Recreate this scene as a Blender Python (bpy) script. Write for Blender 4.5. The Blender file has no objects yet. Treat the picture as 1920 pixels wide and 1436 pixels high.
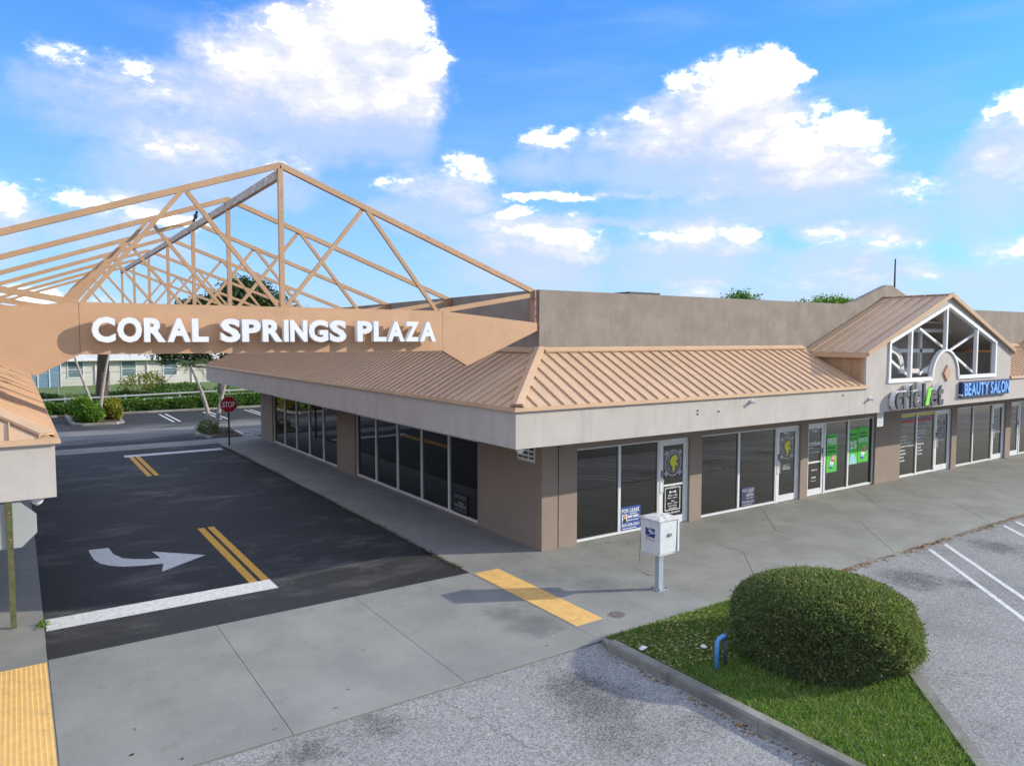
import bpy, math, random
import numpy as np
from mathutils import Vector, Matrix

random.seed(7)
RNG = np.random.default_rng(11)
SC = bpy.context.scene
COL = SC.collection

# ------------------------------------------------------------------ camera
YAW, PIT, ROLL, FPX = 0.595992, 0.0610544, 0.00083884, 1374.2
CAM = Vector((-10.09, -13.75, 5.0))
fw = Vector((math.sin(YAW) * math.cos(PIT), math.cos(YAW) * math.cos(PIT), -math.sin(PIT)))
rt = Vector((math.cos(YAW), -math.sin(YAW), 0.0))
up = rt.cross(fw)
rt2 = rt * math.cos(ROLL) + up * math.sin(ROLL)
up2 = -rt * math.sin(ROLL) + up * math.cos(ROLL)
cd = bpy.data.cameras.new("camera")
cd.sensor_width = 36.0
cd.lens = FPX / 1920 * 36.0
cd.clip_start, cd.clip_end = 0.1, 5000
cam = bpy.data.objects.new("camera", cd)
COL.objects.link(cam)
cam.matrix_world = Matrix(((rt2.x, up2.x, -fw.x, CAM.x), (rt2.y, up2.y, -fw.y, CAM.y),
                           (rt2.z, up2.z, -fw.z, CAM.z), (0, 0, 0, 1)))
SC.camera = cam

# ------------------------------------------------------------------ render settings, exposure
SC.render.engine = 'CYCLES'
SC.cycles.use_denoising = True
SC.cycles.caustics_reflective = False
SC.cycles.caustics_refractive = False
SC.cycles.max_bounces = 7
SC.cycles.diffuse_bounces = 4
SC.cycles.sample_clamp_indirect = 6.0
SC.view_settings.view_transform = 'Standard'
SC.view_settings.look = 'None'
SC.view_settings.gamma = 1.0
SC.view_settings.use_curve_mapping = False
SC.view_settings.exposure = 1.26

# ------------------------------------------------------------------ sun
SUNDIR = Vector((1.0, -0.53, 0.42)).normalized()       # towards the sun
sun_el = math.asin(SUNDIR.z)
sun_az = math.atan2(SUNDIR.x, SUNDIR.y)                # clockwise from +Y
sl = bpy.data.lights.new("sun", 'SUN')
sl.energy = 2.1
sl.angle = math.radians(0.5)
sl.color = (1.0, 0.93, 0.78)
so = bpy.data.objects.new("sun", sl)
COL.objects.link(so)
so.rotation_euler = SUNDIR.to_track_quat('Z', 'Y').to_euler()
so.location = (40, -30, 30)

# ------------------------------------------------------------------ sky with clouds (directions: azimuth, elevation in radians)
CLOUDS = [(0.468, 0.325, 0.045, 0.05, 1.06), (0.905, 0.258, 0.085, 0.042, 1.1), (0.35, 0.30, 0.09, 0.04, 1.06), (0.345, 0.345, 0.113, 0.068, 1.2), (0.407, 0.373, 0.075, 0.065, 1.2), (0.426, 0.314, 0.073, 0.04, 1.1), (0.28, 0.333, 0.077, 0.053, 1.1), (0.14, 0.299, 0.074, 0.026, 0.62), (0.058, 0.314, 0.024, 0.014, 0.45), (0.235, 0.287, 0.075, 0.027, 0.7), (0.179, 0.233, 0.066, 0.027, 0.75), (0.258, 0.218, 0.07, 0.018, 0.6), (0.121, 0.235, 0.028, 0.017, 0.5), (-0.001, 0.146, 0.03, 0.028, 0.9), (0.085, 0.158, 0.036, 0.015, 0.65), (0.141, 0.146, 0.052, 0.015, 0.6), (0.517, 0.21, 0.046, 0.028, 0.8), (0.546, 0.185, 0.043, 0.014, 0.6), (0.474, 0.202, 0.042, 0.011, 0.5), (0.667, 0.189, 0.114, 0.005, 0.55), (0.625, 0.139, 0.079, 0.029, 0.95), (0.675, 0.124, 0.05, 0.02, 0.8), (0.56, 0.149, 0.043, 0.014, 0.55), (0.886, 0.3, 0.075, 0.046, 1.2), (0.931, 0.314, 0.038, 0.027, 1.0), (0.827, 0.264, 0.088, 0.035, 1.0), (0.964, 0.232, 0.087, 0.037, 1.1), (1.02, 0.208, 0.048, 0.031, 0.9), (0.934, 0.199, 0.108, 0.018, 0.8), (0.738, 0.262, 0.042, 0.016, 0.55), (0.66, 0.261, 0.039, 0.013, 0.5), (0.836, 0.135, 0.075, 0.023, 0.75), (0.883, 0.118, 0.04, 0.016, 0.7), (1.04, 0.119, 0.059, 0.018, 0.75), (0.997, 0.133, 0.03, 0.012, 0.6), (1.189, 0.243, 0.029, 0.023, 0.95), (1.188, 0.196, 0.034, 0.034, 0.7), (1.095, 0.172, 0.041, 0.015, 0.6), (1.029, 0.075, 0.101, 0.019, 0.45), (0.837, 0.066, 0.041, 0.014, 0.5), (0.646, 0.088, 0.05, 0.016, 0.5), (1.081, 0.079, 0.04, 0.014, 0.55), (1.192, 0.092, 0.035, 0.018, 0.5), (0.018, 0.044, 0.061, 0.016, 0.5)]


class NT:
    """small helper for building node trees"""
    def __init__(self, tree):
        self.t = tree

    def n(self, typ, **kw):
        nd = self.t.nodes.new(typ)
        for k, v in kw.items():
            setattr(nd, k, v)
        return nd

    def link(self, a, b):
        self.t.links.new(a, b)

    def put(self, sock, v):
        if isinstance(v, bpy.types.NodeSocket):
            self.link(v, sock)
        else:
            sock.default_value = v

    def math(self, op, a, b=None, c=None, clamp=False):
        nd = self.n('ShaderNodeMath', operation=op, use_clamp=clamp)
        self.put(nd.inputs[0], a)
        if b is not None:
            self.put(nd.inputs[1], b)
        if c is not None:
            self.put(nd.inputs[2], c)
        return nd.outputs[0]

    def vmath(self, op, a, b=None):
        nd = self.n('ShaderNodeVectorMath', operation=op)
        self.put(nd.inputs[0], a)
        if b is not None:
            self.put(nd.inputs[1], b)
        return nd.outputs['Value'] if op in ('DOT_PRODUCT', 'LENGTH', 'DISTANCE') else nd.outputs[0]

    def noise(self, vec, scale, detail=2, rough=0.5, dist=0.0, col=False):
        nd = self.n('ShaderNodeTexNoise')
        if vec is not None:
            self.link(vec, nd.inputs['Vector'])
        nd.inputs['Scale'].default_value = scale
        nd.inputs['Detail'].default_value = detail
        nd.inputs['Roughness'].default_value = rough
        nd.inputs['Distortion'].default_value = dist
        return nd.outputs['Color' if col else 'Fac']

    def mix(self, fac, a, b, blend='MIX'):
        nd = self.n('ShaderNodeMix', data_type='RGBA', blend_type=blend)
        nd.clamp_factor = True
        self.put(nd.inputs[0], fac)
        for s, v in ((nd.inputs[6], a), (nd.inputs[7], b)):
            self.put(s, v if isinstance(v, bpy.types.NodeSocket) else (*v, 1.0) if len(v) == 3 else v)
        return nd.outputs[2]

    def ramp(self, val, lo, hi, smooth=True, t0=0.0, t1=1.0):
        nd = self.n('ShaderNodeMapRange', interpolation_type='SMOOTHSTEP' if smooth else 'LINEAR')
        self.put(nd.inputs[0], val)
        nd.inputs[1].default_value, nd.inputs[2].default_value = lo, hi
        nd.inputs[3].default_value, nd.inputs[4].default_value = t0, t1
        return nd.outputs[0]


world = bpy.data.worlds.new("World")
SC.world = world
world.use_nodes = True


def build_world():
    g = bpy.data.node_groups.new("cloud_density", 'ShaderNodeTree')
    g.interface.new_socket('Vector', in_out='INPUT', socket_type='NodeSocketVector')
    g.interface.new_socket('Density', in_out='OUTPUT', socket_type='NodeSocketFloat')
    g.interface.new_socket('Veil', in_out='OUTPUT', socket_type='NodeSocketFloat')
    N = NT(g)
    gi, go = N.n('NodeGroupInput'), N.n('NodeGroupOutput')
    v = gi.outputs[0]
    wv = N.vmath('SUBTRACT', N.noise(v, 9, 5, 0.65, col=True), (0.5, 0.5, 0.5))
    wv = N.vmath('MULTIPLY', wv, (0.095, 0.060, 0.0))
    p = N.vmath('ADD', v, wv)
    best = None
    for a, e, ra, re, w in CLOUDS:
        k = 1.22 if w > 1.05 else 1.35
        ra, re, w = ra * k, re * k, (w if w > 1.05 else w * 0.84)
        q = N.vmath('MULTIPLY', N.vmath('SUBTRACT', p, (a, e, 0)), (1 / ra, 1 / re, 0))
        d = N.vmath('DOT_PRODUCT', q, q)
        val = N.math('MULTIPLY_ADD', d, -w * 0.95, w * 1.0)
        best = val if best is None else N.math('SMOOTH_MAX', best, val, 0.06)
    # cumulus added over the unseen sky, thickened to lift the shade
    st = N.vmath('MULTIPLY', v, (1.0, 1.9, 1.0))
    gen = N.math('MULTIPLY_ADD', N.noise(st, 5.0, 2, 0.5), 4.2, -1.78)
    sp = N.n('ShaderNodeSeparateXYZ')
    N.link(v, sp.inputs[0])
    da = N.math('DIVIDE', N.math('ABSOLUTE', N.math('SUBTRACT', sp.outputs[0], 0.6)), 0.66)
    de = N.math('DIVIDE', sp.outputs[1], 0.45)
    out = N.ramp(N.math('MAXIMUM', da, de), 1.0, 1.15)
    gen = N.math('SUBTRACT', gen, N.math('MULTIPLY', N.math('SUBTRACT', 1.0, out), 6.0))
    best = N.math('MAXIMUM', best, gen)
    fb = N.math('SUBTRACT', N.noise(st, 17, 8, 0.66), 0.5)
    best = N.math('MAXIMUM', best, -1.0)
    fine = N.math('SUBTRACT', N.noise(st, 62, 6, 0.6), 0.5)
    dens = N.math('MULTIPLY_ADD', fb, 1.7, best)
    dens = N.math('MULTIPLY_ADD', fine, 0.50, dens)
    N.link(dens, go.inputs[0])
    N.link(N.math('MULTIPLY_ADD', fb, 1.7, best), go.inputs[1])

    W = NT(world.node_tree)
    for nd in list(world.node_tree.nodes):
        world.node_tree.nodes.remove(nd)
    outn = W.n('ShaderNodeOutputWorld')
    bg = W.n('ShaderNodeBackground')
    W.link(bg.outputs[0], outn.inputs[0])
    sky = W.n('ShaderNodeTexSky', sky_type='NISHITA')
    sky.sun_disc = False
    sky.sun_elevation = sun_el
    sky.sun_rotation = sun_az
    sky.altitude = 0
    sky.air_density = 1.0
    sky.dust_density = 0.6
    sky.ozone_density = 2.0
    tc = W.n('ShaderNodeTexCoord')
    d = tc.outputs['Generated']
    s = W.n('ShaderNodeSeparateXYZ')
    W.link(d, s.inputs[0])
    az = W.math('ARCTAN2', s.outputs[0], s.outputs[1])
    el = W.math('ARCSINE', s.outputs[2])
    cv = W.n('ShaderNodeCombineXYZ')
    W.link(az, cv.inputs[0])
    W.link(el, cv.inputs[1])
    gn = W.n('ShaderNodeGroup', node_tree=g)
    W.link(cv.outputs[0], gn.inputs[0])
    gu = W.n('ShaderNodeGroup', node_tree=g)
    W.link(W.vmath('ADD', cv.outputs[0], (0.016, 0.034, 0.0)), gu.inputs[0])
    den, denu, veil = gn.outputs[0], gu.outputs[0], gn.outputs[1]
    alpha = W.ramp(den, -0.16, 1.05)
    haze = W.math('MULTIPLY', W.ramp(gu.outputs[1], -0.65, 0.80), 0.62)
    # thin high streaks
    stv = W.vmath('MULTIPLY', cv.outputs[0], (1.0, 5.0, 1.0))
    cirrus = W.math('MULTIPLY', W.ramp(W.noise(stv, 3.2, 5, 0.55), 0.46, 0.76), 0.32)
    lit = W.math('MULTIPLY', W.math('SUBTRACT', veil, gu.outputs[1]), 0.50)
    lit = W.math('ADD', lit, W.math('MULTIPLY_ADD', den, 0.46, -0.03))
    blue = W.mix(1.0, sky.outputs[0], SKY_TINT, 'MULTIPLY')
    hz = W.math('MULTIPLY', W.math('POWER', 2.718, W.math('MULTIPLY', W.math('MAXIMUM', el, 0.0), -5.0)), 0.90)
    blue = W.mix(hz, blue, tuple(c * SKY_K for c in (0.335, 0.395, 0.480)))
    blue = W.mix(cirrus, blue, tuple(c * SKY_K for c in (0.22, 0.33, 0.48)))
    blue = W.mix(haze, blue, tuple(c * SKY_K for c in (0.34, 0.39, 0.50)))
    cl = W.mix(W.ramp(lit, 0.0, 0.62, False), tuple(c * SKY_K for c in (0.340, 0.380, 0.485)), tuple(c * SKY_K for c in (0.50, 0.50, 0.505)))
    cl = W.mix(W.ramp(lit, 0.50, 1.15), cl, tuple(c * SKY_K for c in (4.3, 4.05, 3.75)))
    W.link(W.mix(alpha, blue, cl), bg.inputs[0])
    bg.inputs[1].default_value = SKY_STRENGTH
    world.cycles.sampling_method = 'MANUAL'
    world.cycles.sample_map_resolution = 512


SKY_STRENGTH = 0.15
SKY_K = 5.55                      # radiance of white cloud before strength
SKY_TINT = (0.052, 0.423, 0.885)
build_world()

# ================================================================== materials
MATS = {}


def new_mat(name):
    m = bpy.data.materials.new(name)
    m.use_nodes = True
    nt = m.node_tree
    nt.nodes.clear()
    N = NT(nt)
    out = N.n('ShaderNodeOutputMaterial')
    bs = N.n('ShaderNodeBsdfPrincipled')
    N.link(bs.outputs[0], out.inputs[0])
    MATS[name] = m
    return m, N, bs, out


def pos(N):
    return N.n('ShaderNodeNewGeometry').outputs['Position']


def bump(N, bs, h, strength=0.3, dist=0.01):
    b = N.n('ShaderNodeBump')
    b.inputs['Strength'].default_value = strength
    b.inputs['Distance'].default_value = dist
    N.link(h, b.inputs['Height'])
    N.link(b.outputs[0], bs.inputs['Normal'])


def simple(name, col, rough=0.6, var=0.12, scale=6.0, metal=0.0, spec=0.5, bump_s=0.0, bump_scale=80, dirt=None):
    m, N, bs, out = new_mat(name)
    P = pos(N)
    f = N.noise(P, scale, 5, 0.6)
    lo = tuple(c * (1 - var) for c in col)
    hi = tuple(min(1, c * (1 + var)) for c in col)
    c = N.mix(N.ramp(f, 0.3, 0.7), lo, hi)
    if dirt:
        dc, ds, amt = dirt
        df = N.math('MULTIPLY', N.ramp(N.noise(P, ds, 7, 0.68), 0.50, 0.72), amt)
        c = N.mix(df, c, dc)
    N.link(c, bs.inputs['Base Color'])
    bs.inputs['Roughness'].default_value = rough
    bs.inputs['Metallic'].default_value = metal
    bs.inputs['Specular IOR Level'].default_value = spec
    if bump_s:
        bump(N, bs, N.noise(P, bump_scale, 4, 0.6), bump_s)
    return m


def spots(N, P, items):
    """soft irregular stains: max over (x, y, radius, strength)"""
    wob = N.vmath('MULTIPLY', N.vmath('SUBTRACT', N.noise(P, 3.0, 5, 0.7, col=True), (.5, .5, .5)), (1.1, 1.1, 0))
    Q = N.vmath('ADD', P, wob)
    best = None
    for x, y, r, s in items:
        dd = N.vmath('LENGTH', N.vmath('MULTIPLY', N.vmath('SUBTRACT', Q, (x, y, 0)), (1, 1, 0)))
        v = N.math('MULTIPLY', N.ramp(dd, 0.15 * r, r, t0=1.0, t1=0.0), s)
        best = v if best is None else N.math('MAXIMUM', best, v)
    return best


def make_asphalt_new():
    m, N, bs, out = new_mat('asphalt_sealed')
    P = pos(N)
    st = N.vmath('MULTIPLY', P, (0.5, 1.0, 1.0))
    dust = N.ramp(N.noise(st, 1.1, 9, 0.74, 0.25), 0.45, 0.72)
    gate = N.ramp(N.noise(P, 0.22, 2), 0.36, 0.62)
    dust = N.math('MULTIPLY', dust, gate)
    grit = N.noise(P, 45, 3, 0.7)
    c = N.mix(N.ramp(grit, 0.35, 0.7), (0.018, 0.0185, 0.020), (0.040, 0.041, 0.043))
    c = N.mix(N.math('MULTIPLY', dust, N.ramp(grit, .25, .75, t0=.2, t1=.85)), c, (0.21, 0.205, 0.195))
    pale = N.n('ShaderNodeTexVoronoi')
    N.link(P, pale.inputs['Vector'])
    pale.inputs['Scale'].default_value = 2.6
    c = N.mix(N.ramp(pale.outputs['Distance'], 0.03, 0.055, t0=0.75, t1=0.0), c, (0.22, 0.21, 0.19))
    N.link(c, bs.inputs['Base Color'])
    bs.inputs['Roughness'].default_value = 0.75
    bs.inputs['Specular IOR Level'].default_value = 0.35
    bump(N, bs, grit, 0.35, 0.008)


def make_asphalt_rear():
    m, N, bs, out = new_mat('asphalt_rear')
    P = pos(N)
    s = N.n('ShaderNodeSeparateXYZ')
    N.link(P, s.inputs[0])
    grit = N.noise(P, 45, 3, 0.7)
    c = N.mix(N.ramp(grit, 0.35, 0.7), (0.024, 0.025, 0.027), (0.050, 0.051, 0.053))
    # pale band: worn asphalt with sunlight painted into its colour
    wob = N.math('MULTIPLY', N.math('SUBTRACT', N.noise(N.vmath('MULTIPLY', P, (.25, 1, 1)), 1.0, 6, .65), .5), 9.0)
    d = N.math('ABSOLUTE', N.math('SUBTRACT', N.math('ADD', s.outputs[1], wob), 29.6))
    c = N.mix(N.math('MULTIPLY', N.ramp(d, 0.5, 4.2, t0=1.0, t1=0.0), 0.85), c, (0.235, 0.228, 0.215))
    N.link(c, bs.inputs['Base Color'])
    bs.inputs['Roughness'].default_value = 0.8
    bs.inputs['Specular IOR Level'].default_value = 0.3
    bump(N, bs, grit, 0.35, 0.008)


def make_asphalt_old():
    m, N, bs, out = new_mat('asphalt_worn')
    P = pos(N)
    vo = N.n('ShaderNodeTexVoronoi')
    N.link(P, vo.inputs['Vector'])
    vo.inputs['Scale'].default_value = 52
    sp = N.n('ShaderNodeSeparateColor')
    N.link(vo.outputs['Color'], sp.inputs[0])
    g = N.ramp(sp.outputs[0], 0.0, 1.0, smooth=False)
    fine = N.noise(P, 90, 2, 0.6)
    g = N.math('ADD', N.math('MULTIPLY', g, 0.7), N.math('MULTIPLY', fine, 0.3))
    c = N.mix(g, (0.125, 0.125, 0.123), (0.46, 0.458, 0.45))
    big = N.noise(P, 0.35, 6, 0.62)
    c = N.mix(N.math('MULTIPLY', N.ramp(big, 0.46, 0.74), 0.40), c, (0.10, 0.10, 0.105))
    ck = N.n('ShaderNodeTexVoronoi', feature='DISTANCE_TO_EDGE')
    N.link(N.vmath('ADD', P, N.vmath('MULTIPLY', N.noise(P, 2.5, 5, 0.7, col=True), (.5, .5, 0))), ck.inputs['Vector'])
    ck.inputs['Scale'].default_value = 0.42
    crack = N.math('MULTIPLY', N.ramp(ck.outputs['Distance'], 0.0005, 0.004, t0=1.0, t1=0.0), N.ramp(N.noise(P, .5, 2), .46, .56))
    c = N.mix(N.math('MULTIPLY', crack, 0.40), c, (0.05, 0.05, 0.048))
    warm = N.noise(P, 0.9, 4, 0.6)
    c = N.mix(N.math('MULTIPLY', N.ramp(warm, 0.52, 0.8), 0.3), c, (0.26, 0.245, 0.22))
    st = spots(N, P, [(5.3, -6.0, 1.0, .85), (9.4, -5.9, 0.9, .8), (5.9, -6.7, 0.5, .6), (9.0, -6.8, .45, .5), (-3.5, -5.7, 0.7, .8),
                      (-3.6, -6.3, 0.9, .7), (-3.9, -7.0, .8, .55), (-6.3, -5.1, 0.5, .6), (-7.3, -5.2, .45, .7), (13.2, -6.4, .9, .8),
                      (17.2, -6.6, .9, .8), (21, -6.5, .9, .8), (-2.9, -7.4, .6, .4)])
    c = N.mix(N.math('MULTIPLY', st, N.ramp(g, .2, .8, t0=.95, t1=.5)), c, (0.03, 0.03, 0.031))
    N.link(c, bs.inputs['Base Color'])
    bs.inputs['Roughness'].default_value = 0.85
    bs.inputs['Specular IOR Level'].default_value = 0.25
    bump(N, bs, g, 0.4, 0.01)


def make_concrete(name, lo, hi, stains=None, dirt=0.35):
    m, N, bs, out = new_mat(name)
    P = pos(N)
    oi = N.n('ShaderNodeObjectInfo').outputs['Random']
    f = N.noise(P, 0.8, 6, 0.62)
    c = N.mix(N.ramp(f, 0.28, 0.72), lo, hi)
    c = N.mix(N.ramp(oi, 0, 1, False, 0.0, 0.22), c, tuple(x * 0.78 for x in lo))
    br = N.noise(N.vmath('MULTIPLY', P, (60, 3, 1)), 1.0, 3, 0.6)
    c = N.mix(N.math('MULTIPLY', N.ramp(br, .3, .75), 0.16), c, tuple(x * 0.6 for x in lo))
    d2 = N.ramp(N.noise(P, 2.3, 8, 0.72), 0.53, 0.74)
    c = N.mix(N.math('MULTIPLY', d2, dirt), c, tuple(x * 0.5 for x in lo))
    fl = N.n('ShaderNodeTexVoronoi')
    N.link(P, fl.inputs['Vector'])
    fl.inputs['Scale'].default_value = 1.7
    c = N.mix(N.ramp(fl.outputs['Distance'], 0.02, 0.04, t0=0.5, t1=0.0), c, (0.55, 0.54, 0.5))
    if stains:
        c = N.mix(spots(N, P, stains), c, (0.075, 0.078, 0.082))
    N.link(c, bs.inputs['Base Color'])
    bs.inputs['Roughness'].default_value = 0.82
    bs.inputs['Specular IOR Level'].default_value = 0.3
    bump(N, bs, N.noise(P, 130, 3, 0.7), 0.22, 0.004)


def make_leaf(name, c1, c2, c3, trans=0.25):
    m, N, bs, out = new_mat(name)
    gi = N.n('ShaderNodeNewGeometry')
    r = gi.outputs['Random Per Island']
    cl = N.noise(gi.outputs['Position'], 1.7, 3, 0.6)
    c = N.mix(N.ramp(r, 0.0, 0.75), c1, c2)
    c = N.mix(N.ramp(N.math('ADD', N.math('MULTIPLY', r, 0.5), N.math('MULTIPLY', cl, 0.6)), 0.58, 0.86), c, c3)
    N.link(c, bs.inputs['Base Color'])
    bs.inputs['Roughness'].default_value = 0.55
    bs.inputs['Specular IOR Level'].default_value = 0.35
    tr = N.n('ShaderNodeBsdfTranslucent')
    N.link(N.mix(1.0, c, (1.3, 1.5, 0.6), 'MULTIPLY'), tr.inputs['Color'])
    mx = N.n('ShaderNodeMixShader')
    mx.inputs[0].default_value = trans
    N.link(bs.outputs[0], mx.inputs[1])
    N.link(tr.outputs[0], mx.inputs[2])
    N.link(mx.outputs[0], out.inputs[0])


def make_glass():
    m, N, bs, out = new_mat('tinted_glass')
    bs.inputs['Base Color'].default_value = (0.004, 0.0045, 0.005, 1)
    bs.inputs['Roughness'].default_value = 0.015
    bs.inputs['IOR'].default_value = 1.85
    P = pos(N)
    bump(N, bs, N.noise(P, 0.55, 2, 0.4), 0.05, 0.08)
    m, N, bs, out = new_mat('house_glass')
    bs.inputs['Base Color'].default_value = (0.16, 0.22, 0.24, 1)
    bs.inputs['Roughness'].default_value = 0.1


def make_stucco(name, col, rough_s, blotch, streak):
    m, N, bs, out = new_mat(name)
    P = pos(N)
    f = N.noise(P, 1.6, 7, 0.66)
    c = N.mix(N.ramp(f, 0.32, 0.70), tuple(x * (1 - blotch) for x in col), tuple(min(1, x * (1 + blotch)) for x in col))
    s = N.noise(N.vmath('MULTIPLY', P, (4.0, 4.0, 0.5)), 1.0, 6, 0.7)
    c = N.mix(N.math('MULTIPLY', N.ramp(s, 0.48, 0.72), streak), c, tuple(x * 0.55 for x in col))
    pale = N.noise(P, 3.1, 8, 0.75)
    c = N.mix(N.math('MULTIPLY', N.ramp(pale, 0.56, 0.72), blotch), c, tuple(min(1, x * 1.4) for x in col))
    N.link(c, bs.inputs['Base Color'])
    bs.inputs['Roughness'].default_value = 0.88
    bs.inputs['Specular IOR Level'].default_value = 0.25
    bump(N, bs, N.noise(P, 60, 5, 0.7), rough_s, 0.01)


make_asphalt_new()
make_asphalt_old()
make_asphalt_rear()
make_concrete('concrete', (0.245, 0.250, 0.236), (0.325, 0.325, 0.303),
              [(-2.9, -2.9, .55, .45), (-2.7, -3.6, .8, .5), (-0.4, -2.6, .7, .3), (-1.2, -1.6, .9, .25)])
make_concrete('concrete_store', (0.245, 0.240, 0.210), (0.335, 0.330, 0.300), None, 0.3)  # warmer copy of concrete; light bounced off the shop fronts tinted in
make_concrete('kerb_concrete', (0.17, 0.162, 0.142), (0.38, 0.36, 0.32), None, 0.75)
make_glass()
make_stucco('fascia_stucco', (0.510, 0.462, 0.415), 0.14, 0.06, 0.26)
make_stucco('parapet_stucco', (0.285, 0.242, 0.203), 0.35, 0.13, 0.30)
make_stucco('wall_stucco', (0.300, 0.237, 0.188), 0.2, 0.05, 0.06)
simple('roof_metal', (0.575, 0.385, 0.240), 0.42, 0.05, 1.5, 0.0, 0.5, dirt=((0.44, 0.31, 0.21), 1.3, 0.35))
simple('peach_steel', (0.455, 0.280, 0.155), 0.50, 0.07, 2.0, dirt=((0.27, 0.165, 0.10), 4.0, 0.45))
simple('bracket_steel', (0.36, 0.21, 0.14), 0.55, 0.10, 4.0)
simple('girder_peach', (0.510, 0.300, 0.168), 0.55, 0.05, 0.9, dirt=((0.38, 0.22, 0.13), 2.6, 0.4))
simple('weathered_beam', (0.50, 0.44, 0.39), 0.7, 0.25, 9.0, dirt=((0.12, 0.10, 0.09), 7.0, 0.6))
simple('white_aluminium', (0.74, 0.74, 0.73), 0.4, 0.05, 3.0)
simple('white_paint', (0.78, 0.78, 0.77), 0.5, 0.04, 3.0, dirt=((0.5, 0.48, 0.45), 3.0, 0.25))
simple('letter_white', (0.74, 0.755, 0.78), 0.45, 0.03, 2.0)
simple('road_white', (0.66, 0.67, 0.66), 0.75, 0.09, 8.0, dirt=((0.20, 0.20, 0.20), 14.0, 0.75))
simple('road_yellow', (0.75, 0.40, 0.045), 0.75, 0.07, 8.0, dirt=((0.20, 0.13, 0.05), 14.0, 0.7))
simple('tactile_yellow', (0.80, 0.50, 0.17), 0.7, 0.08, 5.0, dirt=((0.45, 0.31, 0.14), 4.0, 0.5))
simple('joint_dark', (0.05, 0.05, 0.048), 0.9)
simple('soil', (0.085, 0.055, 0.035), 0.95, 0.3, 8.0)
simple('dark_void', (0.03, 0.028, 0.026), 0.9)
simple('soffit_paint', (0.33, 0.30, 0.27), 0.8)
simple('dark_metal', (0.02, 0.022, 0.02), 0.5)
simple('channel_green', (0.105, 0.115, 0.050), 0.5, 0.25, 10, dirt=((0.22, 0.14, 0.06), 6.0, 0.6))
simple('sign_back', (0.46, 0.49, 0.49), 0.32, 0.05, 3.0, metal=0.2)
simple('sign_red', (0.42, 0.012, 0.02), 0.4, 0.05)
simple('sign_white', (0.8, 0.8, 0.8), 0.5, 0.03)
simple('sign_plate', (0.70, 0.70, 0.68), 0.6, 0.05)
simple('print_dark', (0.06, 0.06, 0.065), 0.7)
simple('print_grey', (0.20, 0.20, 0.21), 0.7)
simple('letter_dark', (0.060, 0.063, 0.070), 0.5, 0.08)
simple('letter_green', (0.22, 0.70, 0.06), 0.5, 0.04)
simple('poster_green', (0.075, 0.52, 0.045), 0.5, 0.05)
simple('poster_black', (0.015, 0.02, 0.015), 0.6)
simple('poster_blue', (0.035, 0.085, 0.30), 0.5, 0.05)
simple('poster_navy', (0.02, 0.035, 0.10), 0.5, 0.05)
simple('poster_skin', (0.62, 0.36, 0.26), 0.6)
simple('poster_hair', (0.16, 0.04, 0.02), 0.6)
simple('poster_cyan', (0.30, 0.60, 0.62), 0.6)
simple('poster_red', (0.45, 0.035, 0.045), 0.5)
simple('poster_yellow', (0.62, 0.54, 0.07), 0.5)
simple('emblem_yellow', (0.70, 0.66, 0.03), 0.5)
simple('emblem_grey', (0.42, 0.42, 0.44), 0.5)
simple('salon_navy', (0.012, 0.03, 0.12), 0.4)
simple('salon_blue', (0.20, 0.45, 0.88), 0.4)
simple('mail_white', (0.70, 0.71, 0.72), 0.45, 0.04, 4.0, dirt=((0.30, 0.28, 0.26), 10.0, 0.25))
simple('mail_grime', (0.66, 0.65, 0.62), 0.6, 0.1, 6.0, dirt=((0.06, 0.06, 0.055), 9.0, 0.95))
simple('mail_post', (0.36, 0.42, 0.47), 0.5, 0.06)
simple('mail_blue', (0.012, 0.045, 0.22), 0.5)
simple('camera_white', (0.74, 0.75, 0.74), 0.3)
simple('pipe_blue', (0.085, 0.30, 0.66), 0.45, 0.15, 8.0, dirt=((0.55, 0.62, 0.66), 9.0, 0.5))
simple('pipe_grey', (0.07, 0.075, 0.085), 0.6)
simple('cast_iron', (0.16, 0.14, 0.13), 0.7, 0.35, 14)
simple('bark', (0.20, 0.165, 0.135), 0.9, 0.3, 8.0, bump_s=0.5, bump_scale=20)
simple('palm_bark', (0.085, 0.055, 0.038), 0.9, 0.35, 9.0, bump_s=0.6, bump_scale=14)
simple('pale_trunk', (0.34, 0.31, 0.27), 0.85, 0.25, 7.0)
simple('house_wall', (0.62, 0.585, 0.53), 0.85, 0.05, 0.6)
simple('house_roof', (0.62, 0.60, 0.57), 0.8, 0.06, 1.0)
simple('house_trim', (0.78, 0.78, 0.76), 0.6)
simple('house_blue', (0.17, 0.27, 0.36), 0.4)
simple('galvanised', (0.42, 0.44, 0.45), 0.35, 0.08, 3.0, metal=0.5)
simple('unit_grey', (0.20, 0.19, 0.18), 0.7)
simple('bird_black', (0.03, 0.03, 0.035), 0.6)
simple('paper_white', (0.8, 0.8, 0.78), 0.7)
simple('lawn_soil', (0.05, 0.075, 0.022), 0.95, 0.4, 5.0)
simple('far_lawn', (0.105, 0.165, 0.045), 0.95, 0.35, 1.5, dirt=((0.16, 0.14, 0.07), 0.8, 0.5))
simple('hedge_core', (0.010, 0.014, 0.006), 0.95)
make_leaf('boxwood_leaf', (0.070, 0.100, 0.042), (0.185, 0.230, 0.095), (0.310, 0.305, 0.130), 0.35)
make_leaf('grass_leaf', (0.095, 0.175, 0.032), (0.190, 0.315, 0.055), (0.35, 0.37, 0.12), 0.3)
make_leaf('oak_leaf', (0.018, 0.040, 0.012), (0.042, 0.082, 0.022), (0.075, 0.125, 0.03), 0.2)
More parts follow.
